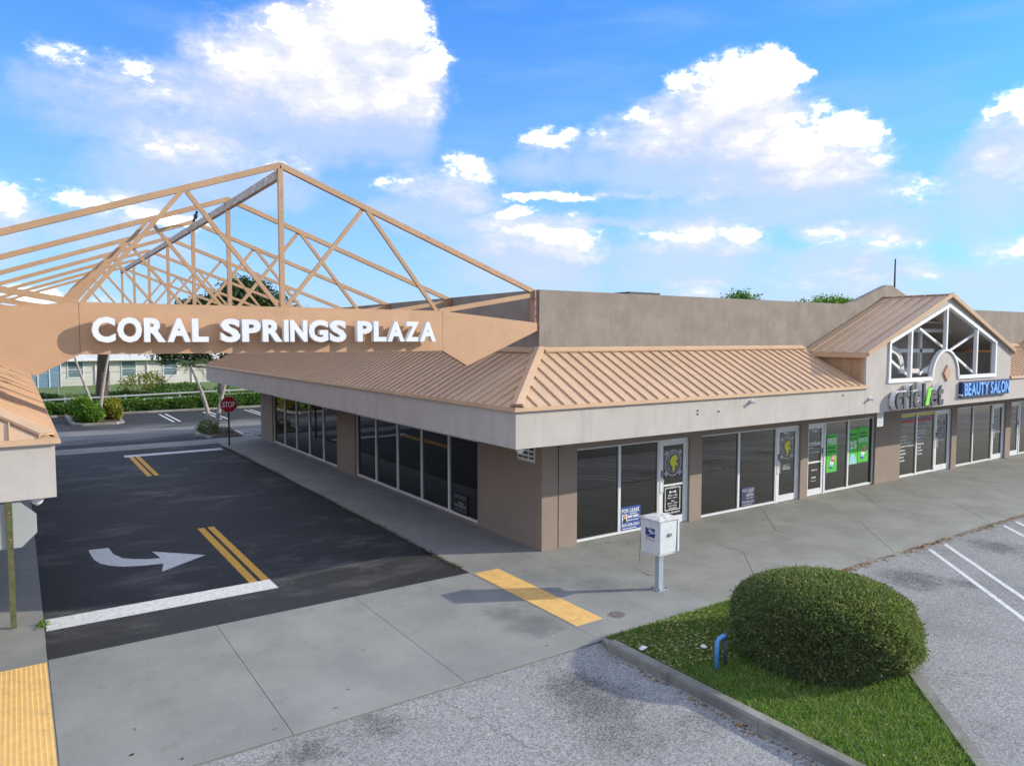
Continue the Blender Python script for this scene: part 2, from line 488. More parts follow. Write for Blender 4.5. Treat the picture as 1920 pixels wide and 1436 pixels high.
make_leaf('hedge_leaf', (0.036, 0.085, 0.018), (0.095, 0.20, 0.036), (0.19, 0.30, 0.06), 0.3)
make_leaf('bright_leaf', (0.045, 0.11, 0.015), (0.12, 0.25, 0.03), (0.26, 0.36, 0.05), 0.3)
make_leaf('yellow_leaf', (0.07, 0.11, 0.015), (0.25, 0.24, 0.03), (0.46, 0.36, 0.04), 0.3)
make_leaf('palm_leaf', (0.035, 0.065, 0.018), (0.075, 0.13, 0.03), (0.16, 0.19, 0.05), 0.25)
make_leaf('dry_leaf', (0.13, 0.065, 0.03), (0.34, 0.20, 0.085), (0.55, 0.42, 0.22), 0.1)
make_leaf('mulch_chip', (0.020, 0.012, 0.008), (0.085, 0.052, 0.032), (0.27, 0.19, 0.10), 0.0)
make_leaf('pale_leaf', (0.15, 0.15, 0.045), (0.32, 0.27, 0.11), (0.58, 0.48, 0.27), 0.2)
make_leaf('red_mulch', (0.06, 0.022, 0.015), (0.16, 0.06, 0.04), (0.26, 0.15, 0.09), 0.0)


# ================================================================== mesh helpers
class MB:
    def __init__(self):
        self.v, self.f = [], []

    def add(self, vs, fs):
        b = len(self.v)
        self.v += [tuple(p) for p in vs]
        self.f += [tuple(i + b for i in f) for f in fs]
        return self

    def box(self, x0, x1, y0, y1, z0, z1):
        return self.add([(x0, y0, z0), (x1, y0, z0), (x1, y1, z0), (x0, y1, z0), (x0, y0, z1), (x1, y0, z1), (x1, y1, z1), (x0, y1, z1)],
                        [(0, 3, 2, 1), (4, 5, 6, 7), (0, 1, 5, 4), (1, 2, 6, 5), (2, 3, 7, 6), (3, 0, 4, 7)])

    def quad(self, a, b, c, d):
        return self.add([a, b, c, d], [(0, 1, 2, 3)])

    def bar(self, p, q, w, h, upv=(0, 0, 1)):
        """rectangular bar from p to q; w across, h along upv"""
        p, q = Vector(p), Vector(q)
        d = (q - p).normalized()
        s = d.cross(Vector(upv)).normalized()
        u = s.cross(d).normalized()
        s, u = s * w / 2, u * h / 2
        vs = [p - s - u, p + s - u, p + s + u, p - s + u, q - s - u, q + s - u, q + s + u, q - s + u]
        return self.add(vs, [(0, 1, 2, 3), (7, 6, 5, 4), (0, 4, 5, 1), (1, 5, 6, 2), (2, 6, 7, 3), (3, 7, 4, 0)])

    def prism(self, poly, fn, d0, d1):
        """2D polygon (ccw), fn(u, v, depth) -> point"""
        n = len(poly)
        vs = [fn(u, v, d0) for u, v in poly] + [fn(u, v, d1) for u, v in poly]
        fs = [tuple(range(n - 1, -1, -1)), tuple(range(n, 2 * n))]
        fs += [(i, (i + 1) % n, n + (i + 1) % n, n + i) for i in range(n)]
        return self.add(vs, fs)

    def tube(self, pts, rad, n=8, cap=True):
        pts = [Vector(p) for p in pts]
        rad = rad if isinstance(rad, (list, tuple)) else [rad] * len(pts)
        vs, fs = [], []
        prev = None
        for i, p in enumerate(pts):
            d = (pts[min(i + 1, len(pts) - 1)] - pts[max(i - 1, 0)]).normalized()
            a = prev if prev is not None else (Vector((1, 0, 0)) if abs(d.x) < 0.9 else Vector((0, 1, 0)))
            s = (a - d * a.dot(d)).normalized()
            prev = s
            t = d.cross(s)
            for k in range(n):
                an = 2 * math.pi * k / n
                vs.append(p + (s * math.cos(an) + t * math.sin(an)) * rad[i])
        for i in range(len(pts) - 1):
            for k in range(n):
                fs.append((i * n + k, i * n + (k + 1) % n, (i + 1) * n + (k + 1) % n, (i + 1) * n + k))
        if cap:
            fs.append(tuple(range(n - 1, -1, -1)))
            fs.append(tuple((len(pts) - 1) * n + k for k in range(n)))
        return self.add(vs, fs)

    def ball(self, c, rx, ry, rz, n=12, m=8):
        vs, fs = [], []
        for i in range(m + 1):
            th = math.pi * i / m
            for k in range(n):
                ph = 2 * math.pi * k / n
                vs.append((c[0] + rx * math.sin(th) * math.cos(ph), c[1] + ry * math.sin(th) * math.sin(ph), c[2] + rz * math.cos(th)))
        for i in range(m):
            for k in range(n):
                fs.append((i * n + k, (i + 1) * n + k, (i + 1) * n + (k + 1) % n, i * n + (k + 1) % n))
        return self.add(vs, fs)

    def mirror(self, xm):
        """mirrored across the plane x = xm"""
        self.v = [(2 * xm - x, y, z) for x, y, z in self.v]
        self.f = [f[::-1] for f in self.f]
        return self

    def build(self, name, mat, parent=None, smooth=False, bevel=0.0):
        o3 = ORIGIN.get(parent.name, Vector((0, 0, 0))) if parent else Vector((0, 0, 0))
        me = bpy.data.meshes.new(name)
        me.from_pydata([(x - o3.x, y - o3.y, z - o3.z) for x, y, z in self.v], [], self.f)
        me.materials.append(MATS[mat])
        if smooth:
            me.polygons.foreach_set('use_smooth', [True] * len(me.polygons))
        me.update()
        ob = bpy.data.objects.new(name, me)
        COL.objects.link(ob)
        if parent:
            ob.parent = parent
            ORIGIN[ob.name] = o3
        if bevel:
            bm = ob.modifiers.new('bevel', 'BEVEL')
            bm.width = bevel
            bm.segments = 1
            bm.limit_method = 'ANGLE'
        return ob


ORIGIN = {}


def tag(o, label=None, cat=None, group=None, kind=None):
    for k, v in (('label', label), ('category', cat), ('group', group), ('kind', kind)):
        if v:
            o[k] = v
    return o


def thing(name, loc, label, cat, group=None):
    o = bpy.data.objects.new(name, None)
    o.empty_display_size = 0.2
    o.location = loc
    COL.objects.link(o)
    ORIGIN[o.name] = Vector(loc)
    return tag(o, label, cat, group)


def struct(ob):
    ob['kind'] = 'structure'
    return ob


def raw_mesh(name, V, F, mat, parent=None):
    """V (n,3) array, F (m,k) array"""
    o3 = ORIGIN.get(parent.name, Vector((0, 0, 0))) if parent else Vector((0, 0, 0))
    V = np.asarray(V, dtype=np.float32) - np.array(o3, dtype=np.float32)
    F = np.asarray(F, dtype=np.int32)
    me = bpy.data.meshes.new(name)
    me.vertices.add(len(V))
    me.vertices.foreach_set('co', V.ravel())
    m, k = F.shape
    me.loops.add(m * k)
    me.loops.foreach_set('vertex_index', F.ravel())
    me.polygons.add(m)
    me.polygons.foreach_set('loop_start', np.arange(0, m * k, k, dtype=np.int32))
    me.polygons.foreach_set('loop_total', np.full(m, k, dtype=np.int32))
    me.update(calc_edges=True)
    me.materials.append(MATS[mat])
    ob = bpy.data.objects.new(name, me)
    COL.objects.link(ob)
    if parent:
        ob.parent = parent
        ORIGIN[ob.name] = o3
    return ob


def leaves(name, P, size, mat, parent=None, ratio=0.5, nrm=None, flat=0.0, jit=0.4):
    """one diamond leaf per point, random orientation (or about given normals)"""
    n = len(P)
    D = RNG.normal(size=(n, 3))
    if nrm is not None:
        D = D * jit + nrm
    if flat:
        D[:, 2] *= (1 - flat)
    D /= np.linalg.norm(D, axis=1)[:, None] + 1e-9
    E = RNG.normal(size=(n, 3))
    S = np.cross(D, E)
    S /= np.linalg.norm(S, axis=1)[:, None] + 1e-9
    L = (size * RNG.uniform(0.6, 1.35, n))[:, None]
    Wd = L * ratio
    V = np.empty((n, 4, 3))
    V[:, 0] = P
    V[:, 1] = P + D * L * 0.5 + S * Wd * 0.5
    V[:, 2] = P + D * L
    V[:, 3] = P + D * L * 0.5 - S * Wd * 0.5
    F = np.arange(n * 4).reshape(n, 4)
    return raw_mesh(name, V.reshape(-1, 3), F, mat, parent)


def flat_leaves(name, P, size, mat, parent=None):
    """leaves lying on the ground"""
    n = len(P)
    a = RNG.uniform(0, 2 * math.pi, n)
    L = size * RNG.uniform(0.5, 1.4, n)
    d = np.stack([np.cos(a), np.sin(a), RNG.normal(0, .25, n)], 1) * L[:, None]
    s = np.stack([-np.sin(a), np.cos(a), RNG.normal(0, .35, n)], 1) * (L * RNG.uniform(.3, .55, n))[:, None]
    V = np.empty((n, 4, 3))
    V[:, 0] = P - d * .5
    V[:, 1] = P + s * .5
    V[:, 2] = P + d * .5
    V[:, 3] = P - s * .5
    V[:, :, 2] = np.maximum(V[:, :, 2], P[:, None, 2] - 0.002)
    return raw_mesh(name, V.reshape(-1, 3), np.arange(n * 4).reshape(n, 4), mat, parent)


def blob_points(clusters, n, shell=0.35):
    """points spread through ellipsoid clusters (cx,cy,cz,rx,ry,rz), denser to the outside"""
    C = np.array(clusters, dtype=float)
    vol = C[:, 3] * C[:, 4] * C[:, 5]
    idx = RNG.choice(len(C), n, p=vol / vol.sum())
    U = RNG.normal(size=(n, 3))
    U /= np.linalg.norm(U, axis=1)[:, None]
    r = RNG.uniform(shell, 1.0, n) ** 0.5
    return C[idx, :3] + U * r[:, None] * C[idx, 3:], U


_txt = {}


def text_raw(s, bold=0.0):
    key = (s, bold)
    if key not in _txt:
        cu = bpy.data.curves.new('t', 'FONT')
        cu.body = s
        cu.size = 1.0
        cu.offset = bold
        cu.resolution_u = 3
        ob = bpy.data.objects.new('t', cu)
        COL.objects.link(ob)
        dg = bpy.context.evaluated_depsgraph_get()
        me = bpy.data.meshes.new_from_object(ob.evaluated_get(dg))
        v = [tuple(p.co) for p in me.vertices]
        f = [tuple(p.vertices) for p in me.polygons]
        bpy.data.objects.remove(ob)
        bpy.data.curves.remove(cu)
        bpy.data.meshes.remove(me)
        _txt[key] = (v, f)
    return _txt[key]


def text_add(mb, s, fn, x0, y0, w, h, depth=0.0, bold=0.0, raw=False):
    """fill the rectangle (x0,y0,w,h) of a sign with the text; fn(u,v,d) -> world"""
    v, f = text_raw(s, bold)
    if not v:
        return
    xs, ys = [p[0] for p in v], [p[1] for p in v]
    ax, ay = min(xs), min(ys)
    kx = w / max(1e-6, max(xs) - ax)
    ky = h / max(1e-6, max(ys) - ay)
    if raw:
        ax, ay, kx, ky = 0, 0, w, h
    pts = [(x0 + (p[0] - ax) * kx, y0 + (p[1] - ay) * ky) for p in v]
    if depth == 0:
        mb.add([fn(a, b, 0.0) for a, b in pts], f)
        return
    n = len(pts)
    vs = [fn(a, b, 0.0) for a, b in pts] + [fn(a, b, depth) for a, b in pts]
    fs = [tuple(i + n for i in q) for q in f] + [tuple(reversed(q)) for q in f]
    cnt = {}
    for q in f:
        for i in range(len(q)):
            e = (q[i], q[(i + 1) % len(q)])
            cnt[e] = cnt.get(e, 0) + 1
    for a, b in cnt:
        if (b, a) not in cnt:
            fs.append((a, b, b + n, a + n))
    mb.add(vs, fs)


def front(y):
    """sign plane facing -y : u = x, v = z, depth towards the viewer"""
    return lambda u, v, d: (u, y - d, v)


def westward(x):
    """sign plane facing -x : u runs along -y"""
    return lambda u, v, d: (x - d, -u, v)

# ================================================================== GROUND, ROADS, PAVEMENT
XM = -5.89                       # middle of the driveway: the two wings of the plaza mirror about it
g = struct(MB().quad((-1500, -1500, -.2), (1500, -1500, -.2), (1500, 1500, -.2), (-1500, 1500, -.2)).build('ground', 'far_lawn'))
lot = struct(MB().quad((-70, -70, -.03), (110, -70, -.03), (110, -4.7, -.03), (-70, -4.7, -.03)).build('parking_lot', 'asphalt_worn'))
aisle = struct(MB().add([(7.0, -9.6, -.027), (110, -9.6, -.027), (110, -60, -.027), (4.0, -60, -.027), (4.0, -12.6, -.027)], [(4, 3, 2, 1, 0)]).build('parking_aisle', 'asphalt_sealed'))
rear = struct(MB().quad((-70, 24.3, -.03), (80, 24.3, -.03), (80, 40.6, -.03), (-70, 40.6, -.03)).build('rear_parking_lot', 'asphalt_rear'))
drv = struct(MB().box(-9.82, -2.2, -.5, 22.75, -.15, -.006).build('driveway', 'asphalt_sealed'))


def paint(name, poly, parent, mat, z):
    MB().add([(x, y, z) for x, y in poly], [tuple(range(len(poly)))]).build(name, mat, parent)


def strip(x0, x1, y0, y1):
    return [(x0, y0), (x1, y0), (x1, y1), (x0, y1)]


paint('stop_line', strip(-9.80, -5.86, .84, 1.46), drv, 'road_white', -.001)
paint('stop_line', strip(-6.40, -2.46, 20.55, 21.15), drv, 'road_white', -.001)
for y0, y1 in ((1.47, 6.62), (15.42, 20.54)):
    paint('lane_line', strip(-6.27, -6.10, y0, y1), drv, 'road_yellow', -.001)
    paint('lane_line', strip(-6.02, -5.86, y0, y1), drv, 'road_yellow', -.001)
ARROW = [(-8.8, 5.97), (-8.79, 5.52), (-8.76, 5.01), (-8.67, 4.63), (-8.51, 4.34), (-8.26, 4.09), (-7.92, 3.94), (-7.51, 3.85), (-7.63, 3.25),
         (-6.6, 4.01), (-7.58, 5.01), (-7.49, 4.32), (-7.79, 4.43), (-7.99, 4.57), (-8.21, 4.8), (-8.35, 5.27), (-8.39, 5.92)]
paint('turn_arrow', ARROW, drv, 'road_white', -.001)


def slant(x, y0, length, w, parent, z=-.026):
    """angled stall line: starts at (x, y0) and runs towards -x, -y"""
    paint('stall_line', [(x, y0), (x - length * .70, y0 - length * .714), (x + w - length * .70, y0 - length * .714), (x + w, y0)], parent, 'road_white', z)


for k in range(9):
    slant(7.80 + 3.95 * k, -5.07, 5.2, .15, lot)
    slant(8.55 + 3.95 * k, -5.07, 5.2, .15, lot)
for k in range(9):
    slant(9.0 + 3.95 * k, -14.5, 5.2, .15, aisle, -.023)
    slant(9.75 + 3.95 * k, -14.5, 5.2, .15, aisle, -.023)
for k in range(-3, 5):
    for dx in (0.0, .36):
        x = -2.38 + 2.72 * k + dx
        if not -8.2 < x < -4.4:
            paint('stall_line', strip(x, x + .12, 33.8, 39.2), rear, 'road_white', -.026)
for k in range(5):
    paint('hatch_line', [(-.25 + .02 * k, 25.2 + .58 * k), (2.2, 25.2 + .58 * k), (2.2, 25.36 + .58 * k), (-.25 + .02 * k, 25.36 + .58 * k)], rear, 'road_white', -.026)
paint('hatch_line', [(-.42, 24.9), (-.28, 24.9), (-.18, 27.7), (-.32, 27.7)], rear, 'road_white', -.022)

# --- pavement: every slab its own piece over a dark joint bed
side = struct(MB().quad((-40, -4.76, -.02), (60, -4.76, -.02), (60, 0.3, -.02), (-40, 0.3, -.02)).build('sidewalk', 'joint_dark'))
JG = .007


def slab(poly, mat='concrete', parent=None):
    cx = sum(p[0] for p in poly) / len(poly)
    cy = sum(p[1] for p in poly) / len(poly)
    sh = []
    for x, y in poly:
        d = math.hypot(x - cx, y - cy) or 1
        sh.append((x - (x - cx) / d * JG * 1.3, y - (y - cy) / d * JG * 1.3))
    MB().prism(sh, lambda u, v, d: (u, v, d), -.12, 0.0).build('slab', mat, parent or side)


for x0, x1 in ((-9.82, -7.33), (-7.33, -4.81), (-4.81, -2.2)):
    slab(strip(x0, x1, -4.76, -.5))
for x0, x1 in ((-14.8, -12.2), (-12.2, -9.82)):
    slab(strip(x0, x1, -4.76, -.5))
    slab(strip(x0, x1, -.5, 0.3))
slab([(-2.2, -4.76), (-.55, -4.76), (-.45, -.5), (-2.2, -.5)])
slab([(-2.2, -.5), (-.45, -.5), (-.43, .3), (-2.2, .3)])
slab([(-.55, -4.76), (.18, -4.76), (.47, .3), (-.43, .3)])
slab([(.18, -4.76), (.72, -4.76), (1.06, .3), (.47, .3)])
# saw-tooth joints along the shop fronts
PER = 4.9
xs_low = [1.96 + PER * k for k in range(0, 10)]
xs_up = [6.22 + PER * (k - 1) for k in range(0, 11)]
slab([(.72, -4.76), (xs_low[0], -4.76), (xs_low[0] + 1.94, -2.8), (.85, -2.8)], 'concrete_store')
for a, b in zip(xs_low, xs_low[1:]):
    slab([(a, -4.76), (b, -4.76), (b + 1.94, -2.8), (a + 1.94, -2.8)], 'concrete_store')
slab([(.90, -2.0), (xs_up[0], -2.0), (xs_up[0] + 2.3, .3), (1.06, .3)], 'concrete_store')
for a, b in zip(xs_up, xs_up[1:]):
    slab([(a, -2.0), (b, -2.0), (b + 2.3, .3), (a + 2.3, .3)], 'concrete_store')
bx = [.88]
for k in range(10):
    bx += [3.92 + PER * k, 6.18 + PER * k]
for a, b in zip(bx, bx[1:]):
    slab(strip(a, b, -2.8, -2.0), 'concrete_store')

walk = struct(MB().quad((-2.2, .3, -.021), (.2, .3, -.021), (.2, 25.8, -.021), (-2.2, 25.8, -.021)).build('side_walkway', 'joint_dark'))
ys = [.3, 4.5, 8.7, 12.9, 17.1, 21.3, 25.8]
for a, b in zip(ys, ys[1:]):
    slab(strip(-2.2, .1, a, b), 'concrete', walk)
lw = struct(MB().quad((-12, .3, -.021), (-9.82, .3, -.021), (-9.82, 25.8, -.021), (-12, 25.8, -.021)).build('left_walkway', 'joint_dark'))
for a, b in zip(ys, ys[1:]):
    slab(strip(-12, -9.82, a, b), 'concrete', lw)
cross = struct(MB().quad((-9.82, 22.75, -.021), (-2.2, 22.75, -.021), (-2.2, 24.5, -.021), (-9.82, 24.5, -.021)).build('rear_crossing', 'joint_dark'))
for a, b in ((-9.82, -6.0), (-6.0, -2.2)):
    slab(strip(a, b, 22.75, 24.45), 'concrete', cross)


# tactile paving: plate with truncated domes
def tactile(x0, x1, y0, y1, label):
    t = thing('tactile_paving', ((x0 + x1) / 2, (y0 + y1) / 2, 0), label, 'tactile paving', 'yellow tactile pads beside the driveway crossing')
    MB().box(x0, x1, y0, y1, -.01, .008).build('plate', 'tactile_yellow', t)
    d = MB()
    st = .06
    nx, ny = int((x1 - x0) / st), int((y1 - y0) / st)
    for i in range(nx):
        for j in range(ny):
            cx, cy = x0 + (i + .5) * (x1 - x0) / nx, y0 + (j + .5) * (y1 - y0) / ny
            r, q = .017, .011
            b = [(cx + r * math.cos(a), cy + r * math.sin(a), .008) for a in (.4, 1.97, 3.54, 5.11)]
            c = [(cx + q * math.cos(a), cy + q * math.sin(a), .015) for a in (.4, 1.97, 3.54, 5.11)]
            d.add(b + c, [(4, 5, 6, 7)] + [(k, (k + 1) % 4, 4 + (k + 1) % 4, 4 + k) for k in range(4)])
    o = d.build('domes', 'tactile_yellow', t)
    o['kind'] = 'stuff'


tactile(-2.16, -1.55, -4.05, -.62, 'narrow yellow tactile strip on the sidewalk near the white mailbox')
tactile(-10.45, -9.84, -4.30, -.60, 'yellow tactile pad at the left edge, in front of the green sign post')

# access cover beside the tactile pad
t = thing('utility_cover', (-1.2, -4.05, 0), 'small round rusty utility cover set in the sidewalk beside the yellow strip', 'utility cover')
MB().tube([(-1.2, -4.05, -.02), (-1.2, -4.05, .005)], .17, 20).build('ring', 'kerb_concrete', t)
MB().tube([(-1.2, -4.05, .005), (-1.2, -4.05, .010)], .145, 20).build('lid', 'cast_iron', t)


# ------------------------------------------------------------------ kerbs
def kerb(parent, pts, w, h, mat='kerb_concrete', seg=1.5, z0=-.08):
    """kerb stones along a polyline; pts = outer edge, body to the left of travel"""
    for (ax, ay), (bx_, by) in zip(pts, pts[1:]):
        L = math.hypot(bx_ - ax, by - ay)
        n = max(1, round(L / seg))
        dx, dy = (bx_ - ax) / L, (by - ay) / L
        nx, ny = -dy, dx
        for k in range(n):
            a, b = L * k / n + .004, L * (k + 1) / n - .004
            sg = math.copysign(1, w)
            prof = [(0, z0), (w, z0), (w, h), (.03 * sg, h), (.008 * sg, h - .03)]
            m = MB()
            vs = []
            for s in (a, b):
                for o, z in prof:
                    vs.append((ax + dx * s + nx * o, ay + dy * s + ny * o, z))
            q = len(prof)
            fs = [tuple(range(q)), tuple(range(2 * q - 1, q - 1, -1))]
            fs += [(i, q + i, q + (i + 1) % q, (i + 1) % q) for i in range(q)]
            m.add(vs, fs).build('kerb_stone', mat, parent)


def island(poly, kerbpts, mat, zc, w, name='planting_island'):
    o = struct(MB().prism(poly, lambda u, v, d: (u, v, d), -.1, zc).build(name, mat))
    for kp in kerbpts:
        kerb(o, kp, w, .10)
    return o


ISL = [(-2.16, -4.80), (4.15, -4.80), (.82, -8.19), (-1.5, -10.5), (-2.16, -11.2)]
isl = island(ISL, [], 'lawn_soil', .055, .17, 'front_island')
kerb(isl, [(-2.33, -5.05), (-2.33, -7.95), (-2.33, -11.5)][::-1], -.17, .115, seg=2.9)
nose = MB().prism([(-2.20, -4.78), (-2.33, -5.05), (-2.16, -5.05), (-2.12, -4.85)], lambda u, v, d: (u, v, d), -.08, .06)
nose.build('kerb_stone', 'kerb_concrete', isl)
kerb(isl, [(4.35, -4.85), (1.05, -8.2), (-.80, -10.0), (-2.2, -11.4)], -.19, .09, seg=1.6)

# grass blades, litter and loose leaves on the island


def in_poly(x, y, poly):
    r = np.zeros(len(x), bool)
    n = len(poly)
    for i in range(n):
        x0, y0 = poly[i]
        x1, y1 = poly[(i + 1) % n]
        c = (y0 > y) != (y1 > y)
        xi = (x1 - x0) * (y - y0) / (y1 - y0 + 1e-12) + x0
        r ^= c & (x < xi)
    return r


def scatter(poly, n):
    xs_, ys_ = [p[0] for p in poly], [p[1] for p in poly]
    x = RNG.uniform(min(xs_), max(xs_), n)
    y = RNG.uniform(min(ys_), max(ys_), n)
    k = in_poly(x, y, poly)
    return x[k], y[k]


def grass(name, poly, n, z, hgt, mat='grass_leaf'):
    x, y = scatter(poly, n)
    m = len(x)
    a = RNG.uniform(0, 2 * math.pi, m)
    h = hgt * RNG.uniform(.5, 1.3, m)
    lean = RNG.normal(0, .6, (m, 2)) * h[:, None]
    w = .006 * RNG.uniform(.8, 1.8, m)
    V = np.zeros((m, 3, 3))
    V[:, 0] = np.stack([x - np.cos(a) * w, y - np.sin(a) * w, np.full(m, z)], 1)
    V[:, 1] = np.stack([x + np.cos(a) * w, y + np.sin(a) * w, np.full(m, z)], 1)
    V[:, 2] = np.stack([x + lean[:, 0], y + lean[:, 1], z + h], 1)
    o = raw_mesh(name, V.reshape(-1, 3), np.arange(m * 3).reshape(m, 3), mat)
    o['kind'] = 'stuff'
    return tag(o, 'short green grass covering the island with the clipped bush', 'grass')


grass('island_grass', ISL, 150000, .05, .055)


def litter(name, x, y, z, size, mat, label):
    P = np.stack([x, y, np.full(len(x), z) if np.isscalar(z) else z], 1)
    o = flat_leaves(name, P, size, mat)
    o['kind'] = 'stuff'
    return tag(o, label, 'fallen leaves')


x, y = scatter([(-2.1, -4.85), (1.6, -4.85), (-.9, -6.5), (-2.1, -6.3)], 2000)
w = RNG.uniform(0, 1, len(x)) < np.clip(1.15 - np.hypot(x + 1.6, y + 5.2) / 2.6, 0.05, 1)
litter('island_leaves', x[w], y[w], .095, .062, 'pale_leaf', 'pale fallen leaves scattered thickly over the grass of the front island')
x, y = scatter([(-2.1, -6.3), (1, -4.85), (3, -6), (.7, -8.2), (-1.4, -10.5), (-2.1, -11)], 260)
litter('grass_leaves', x[:110], y[:110], .09, .05, 'pale_leaf', 'few pale leaves lying about on the lawn of the front island')
n = 420
y = RNG.uniform(-9.6, -5.2, n)
x = -2.36 - np.abs(RNG.normal(0, .07, n)) - .02
k = RNG.uniform(0, 1, n) < (.35 + .65 * (np.sin(y * 2.3) > 0.1))
litter('kerb_leaves', x[k], y[k], -.022, .05, 'dry_leaf', 'brown dry leaves gathered along the kerb of the front island')
n = 2600
x = RNG.uniform(4.3, 24, n)
y = -4.80 - np.abs(RNG.normal(0, .10, n))
k = RNG.uniform(0, 1, n) < (.45 + .55 * (np.sin(x * 1.7) > -.2))
litter('gutter_leaves', x[k], y[k], -.022, .07, 'dry_leaf', 'brown leaves lying where the sidewalk meets the parking lot')
n = 5200
y = RNG.uniform(-.2, 21, n)
x = -2.235 + RNG.normal(0, .055, n) - .02 * np.sin(y * 1.3)
litter('edge_mulch', x, y, .002 + RNG.uniform(0, .02, n), .045, 'mulch_chip', 'dark mulch and leaf litter along the edge of the driveway')
x = np.concatenate([RNG.uniform(1.2, 16, 110), RNG.uniform(-9.5, 1, 26)])
y = np.concatenate([-np.abs(RNG.normal(.2, .7, 110)), RNG.uniform(-4.6, -.6, 26)])
litter('walk_leaves', x, y, .006, .05, 'mulch_chip', 'tiny dark leaves dropped on the sidewalk by the shop fronts')
x = RNG.uniform(1.2, 16, 22)
y = -np.abs(RNG.normal(.5, .6, 22))
litter('walk_paper', x, y, .007, .08, 'pale_leaf', 'pale leaves and scraps on the sidewalk by the shop fronts')
for (px, py, s, lb) in ((-2.02, -5.55, .10, 'crumpled white paper on the grass beside the island kerb'),
                        (-1.18, -6.05, .08, 'small white paper scrap on the grass behind the blue pipe')):
    m = MB()
    vs = [(px + s * math.cos(a) * random.uniform(.5, 1), py + s * math.sin(a) * random.uniform(.5, 1), .11 + random.uniform(-.01, .03)) for a in np.linspace(0, 5.4, 7)]
    m.add(vs + [(px, py, .16)], [(i, (i + 1) % 7, 7) for i in range(7)])
    tag(m.build('paper_scrap', 'paper_white'), lb, 'litter')

# weed sprouting by the stop line
t = thing('weed', (-9.84, 1.15, 0), 'small green weed sprouting at the left end of the near stop line', 'weed')
P = np.array([(-9.84, 1.15, .02)]) + RNG.normal(0, 1, (60, 3)) * np.array([.05, .09, .03])
leaves('foliage', np.abs(P) * np.sign(P), .07, 'bright_leaf', t)

# ------------------------------------------------------------------ clipped bush


def clipped_bush(loc, r, zc, b, n, label, group=None, leaf=.043):
    t = thing('clipped_bush', (loc[0], loc[1], .05), label, 'bush', group)
    th = RNG.uniform(0, 2 * math.pi, n)
    cz = RNG.uniform(-.62, 1, n)
    e = 2.5
    rho = np.power(np.clip(1 - np.abs(cz) ** e, 0, 1), 1 / e)
    wob = 1 + .022 * np.sin(th * 3 + cz * 4) + .016 * np.sin(th * 7 + 1) + .012 * np.sin(th * 13 + cz * 9) + .010 * np.sin(th * 23 - cz * 17)
    depth = 1 - np.abs(RNG.normal(0, .05, n)) + .05 * (RNG.uniform(0, 1, n) > .985)
    hollow = .12 * np.exp(-(((th - 4.55) / .30) ** 2 + ((cz + .42) / .22) ** 2))
    k = depth * (1 - hollow)
    P = np.stack([loc[0] + r * rho * np.cos(th) * wob * k, loc[1] + r * rho * np.sin(th) * wob * k, zc + b * cz * k], 1)
    nr = np.stack([rho * np.cos(th), rho * np.sin(th), cz * 1.3], 1)
    nr /= np.linalg.norm(nr, axis=1)[:, None]
    keep = P[:, 2] > .05
    leaves('foliage', P[keep], leaf, 'boxwood_leaf', t, .42, nr[keep], jit=.55)
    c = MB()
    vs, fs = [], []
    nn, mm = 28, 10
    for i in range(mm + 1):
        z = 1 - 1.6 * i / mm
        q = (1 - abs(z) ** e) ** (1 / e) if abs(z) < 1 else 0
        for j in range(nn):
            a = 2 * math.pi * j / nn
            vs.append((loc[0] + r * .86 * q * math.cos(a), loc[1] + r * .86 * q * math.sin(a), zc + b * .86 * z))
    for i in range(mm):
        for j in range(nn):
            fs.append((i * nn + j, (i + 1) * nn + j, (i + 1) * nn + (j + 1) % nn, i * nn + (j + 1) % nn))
    c.add(vs, fs).build('dark_core', 'hedge_core', t)  # solid dark core; shade between the leaves put into its colour
    return t


clipped_bush((.36, -7.12), 1.385, .48, .735, 170000, 'large round clipped green bush on the grass island by the parking lot')

# blue irrigation pipe
t = thing('standpipe', (-1.5, -6.54, .05), 'blue bent water pipe standing in the grass beside the round bush', 'pipe')
MB().tube([(-1.55, -6.62, .04), (-1.55, -6.62, .35), (-1.54, -6.62, .47), (-1.50, -6.62, .515), (-1.43, -6.62, .53), (-1.35, -6.62, .535)], .034, 10).build('riser', 'pipe_blue', t, True)
MB().tube([(-1.35, -6.62, .04), (-1.35, -6.62, .51)], .03, 10).build('return_pipe', 'pipe_grey', t, True)
MB().tube([(-1.36, -6.62, .49), (-1.36, -6.62, .57)], .042, 10).build('elbow', 'pipe_grey', t, True)

# ================================================================== THE PLAZA BUILDINGS
OV = 2.1                     # roof overhang
ZS, ZF, ZE, ZR = 2.86, 3.57, 3.66, 4.74      # soffit, fascia top, eave, top of the metal roof
ZP = 6.12                    # parapet top
YB = 23.5                    # rear end of the side wall
SLOPE = (ZR - ZE) / OV
SEAM = .333


def zroof(t):                # t = distance from the wall, negative outwards
    return ZE + (t + OV) * SLOPE


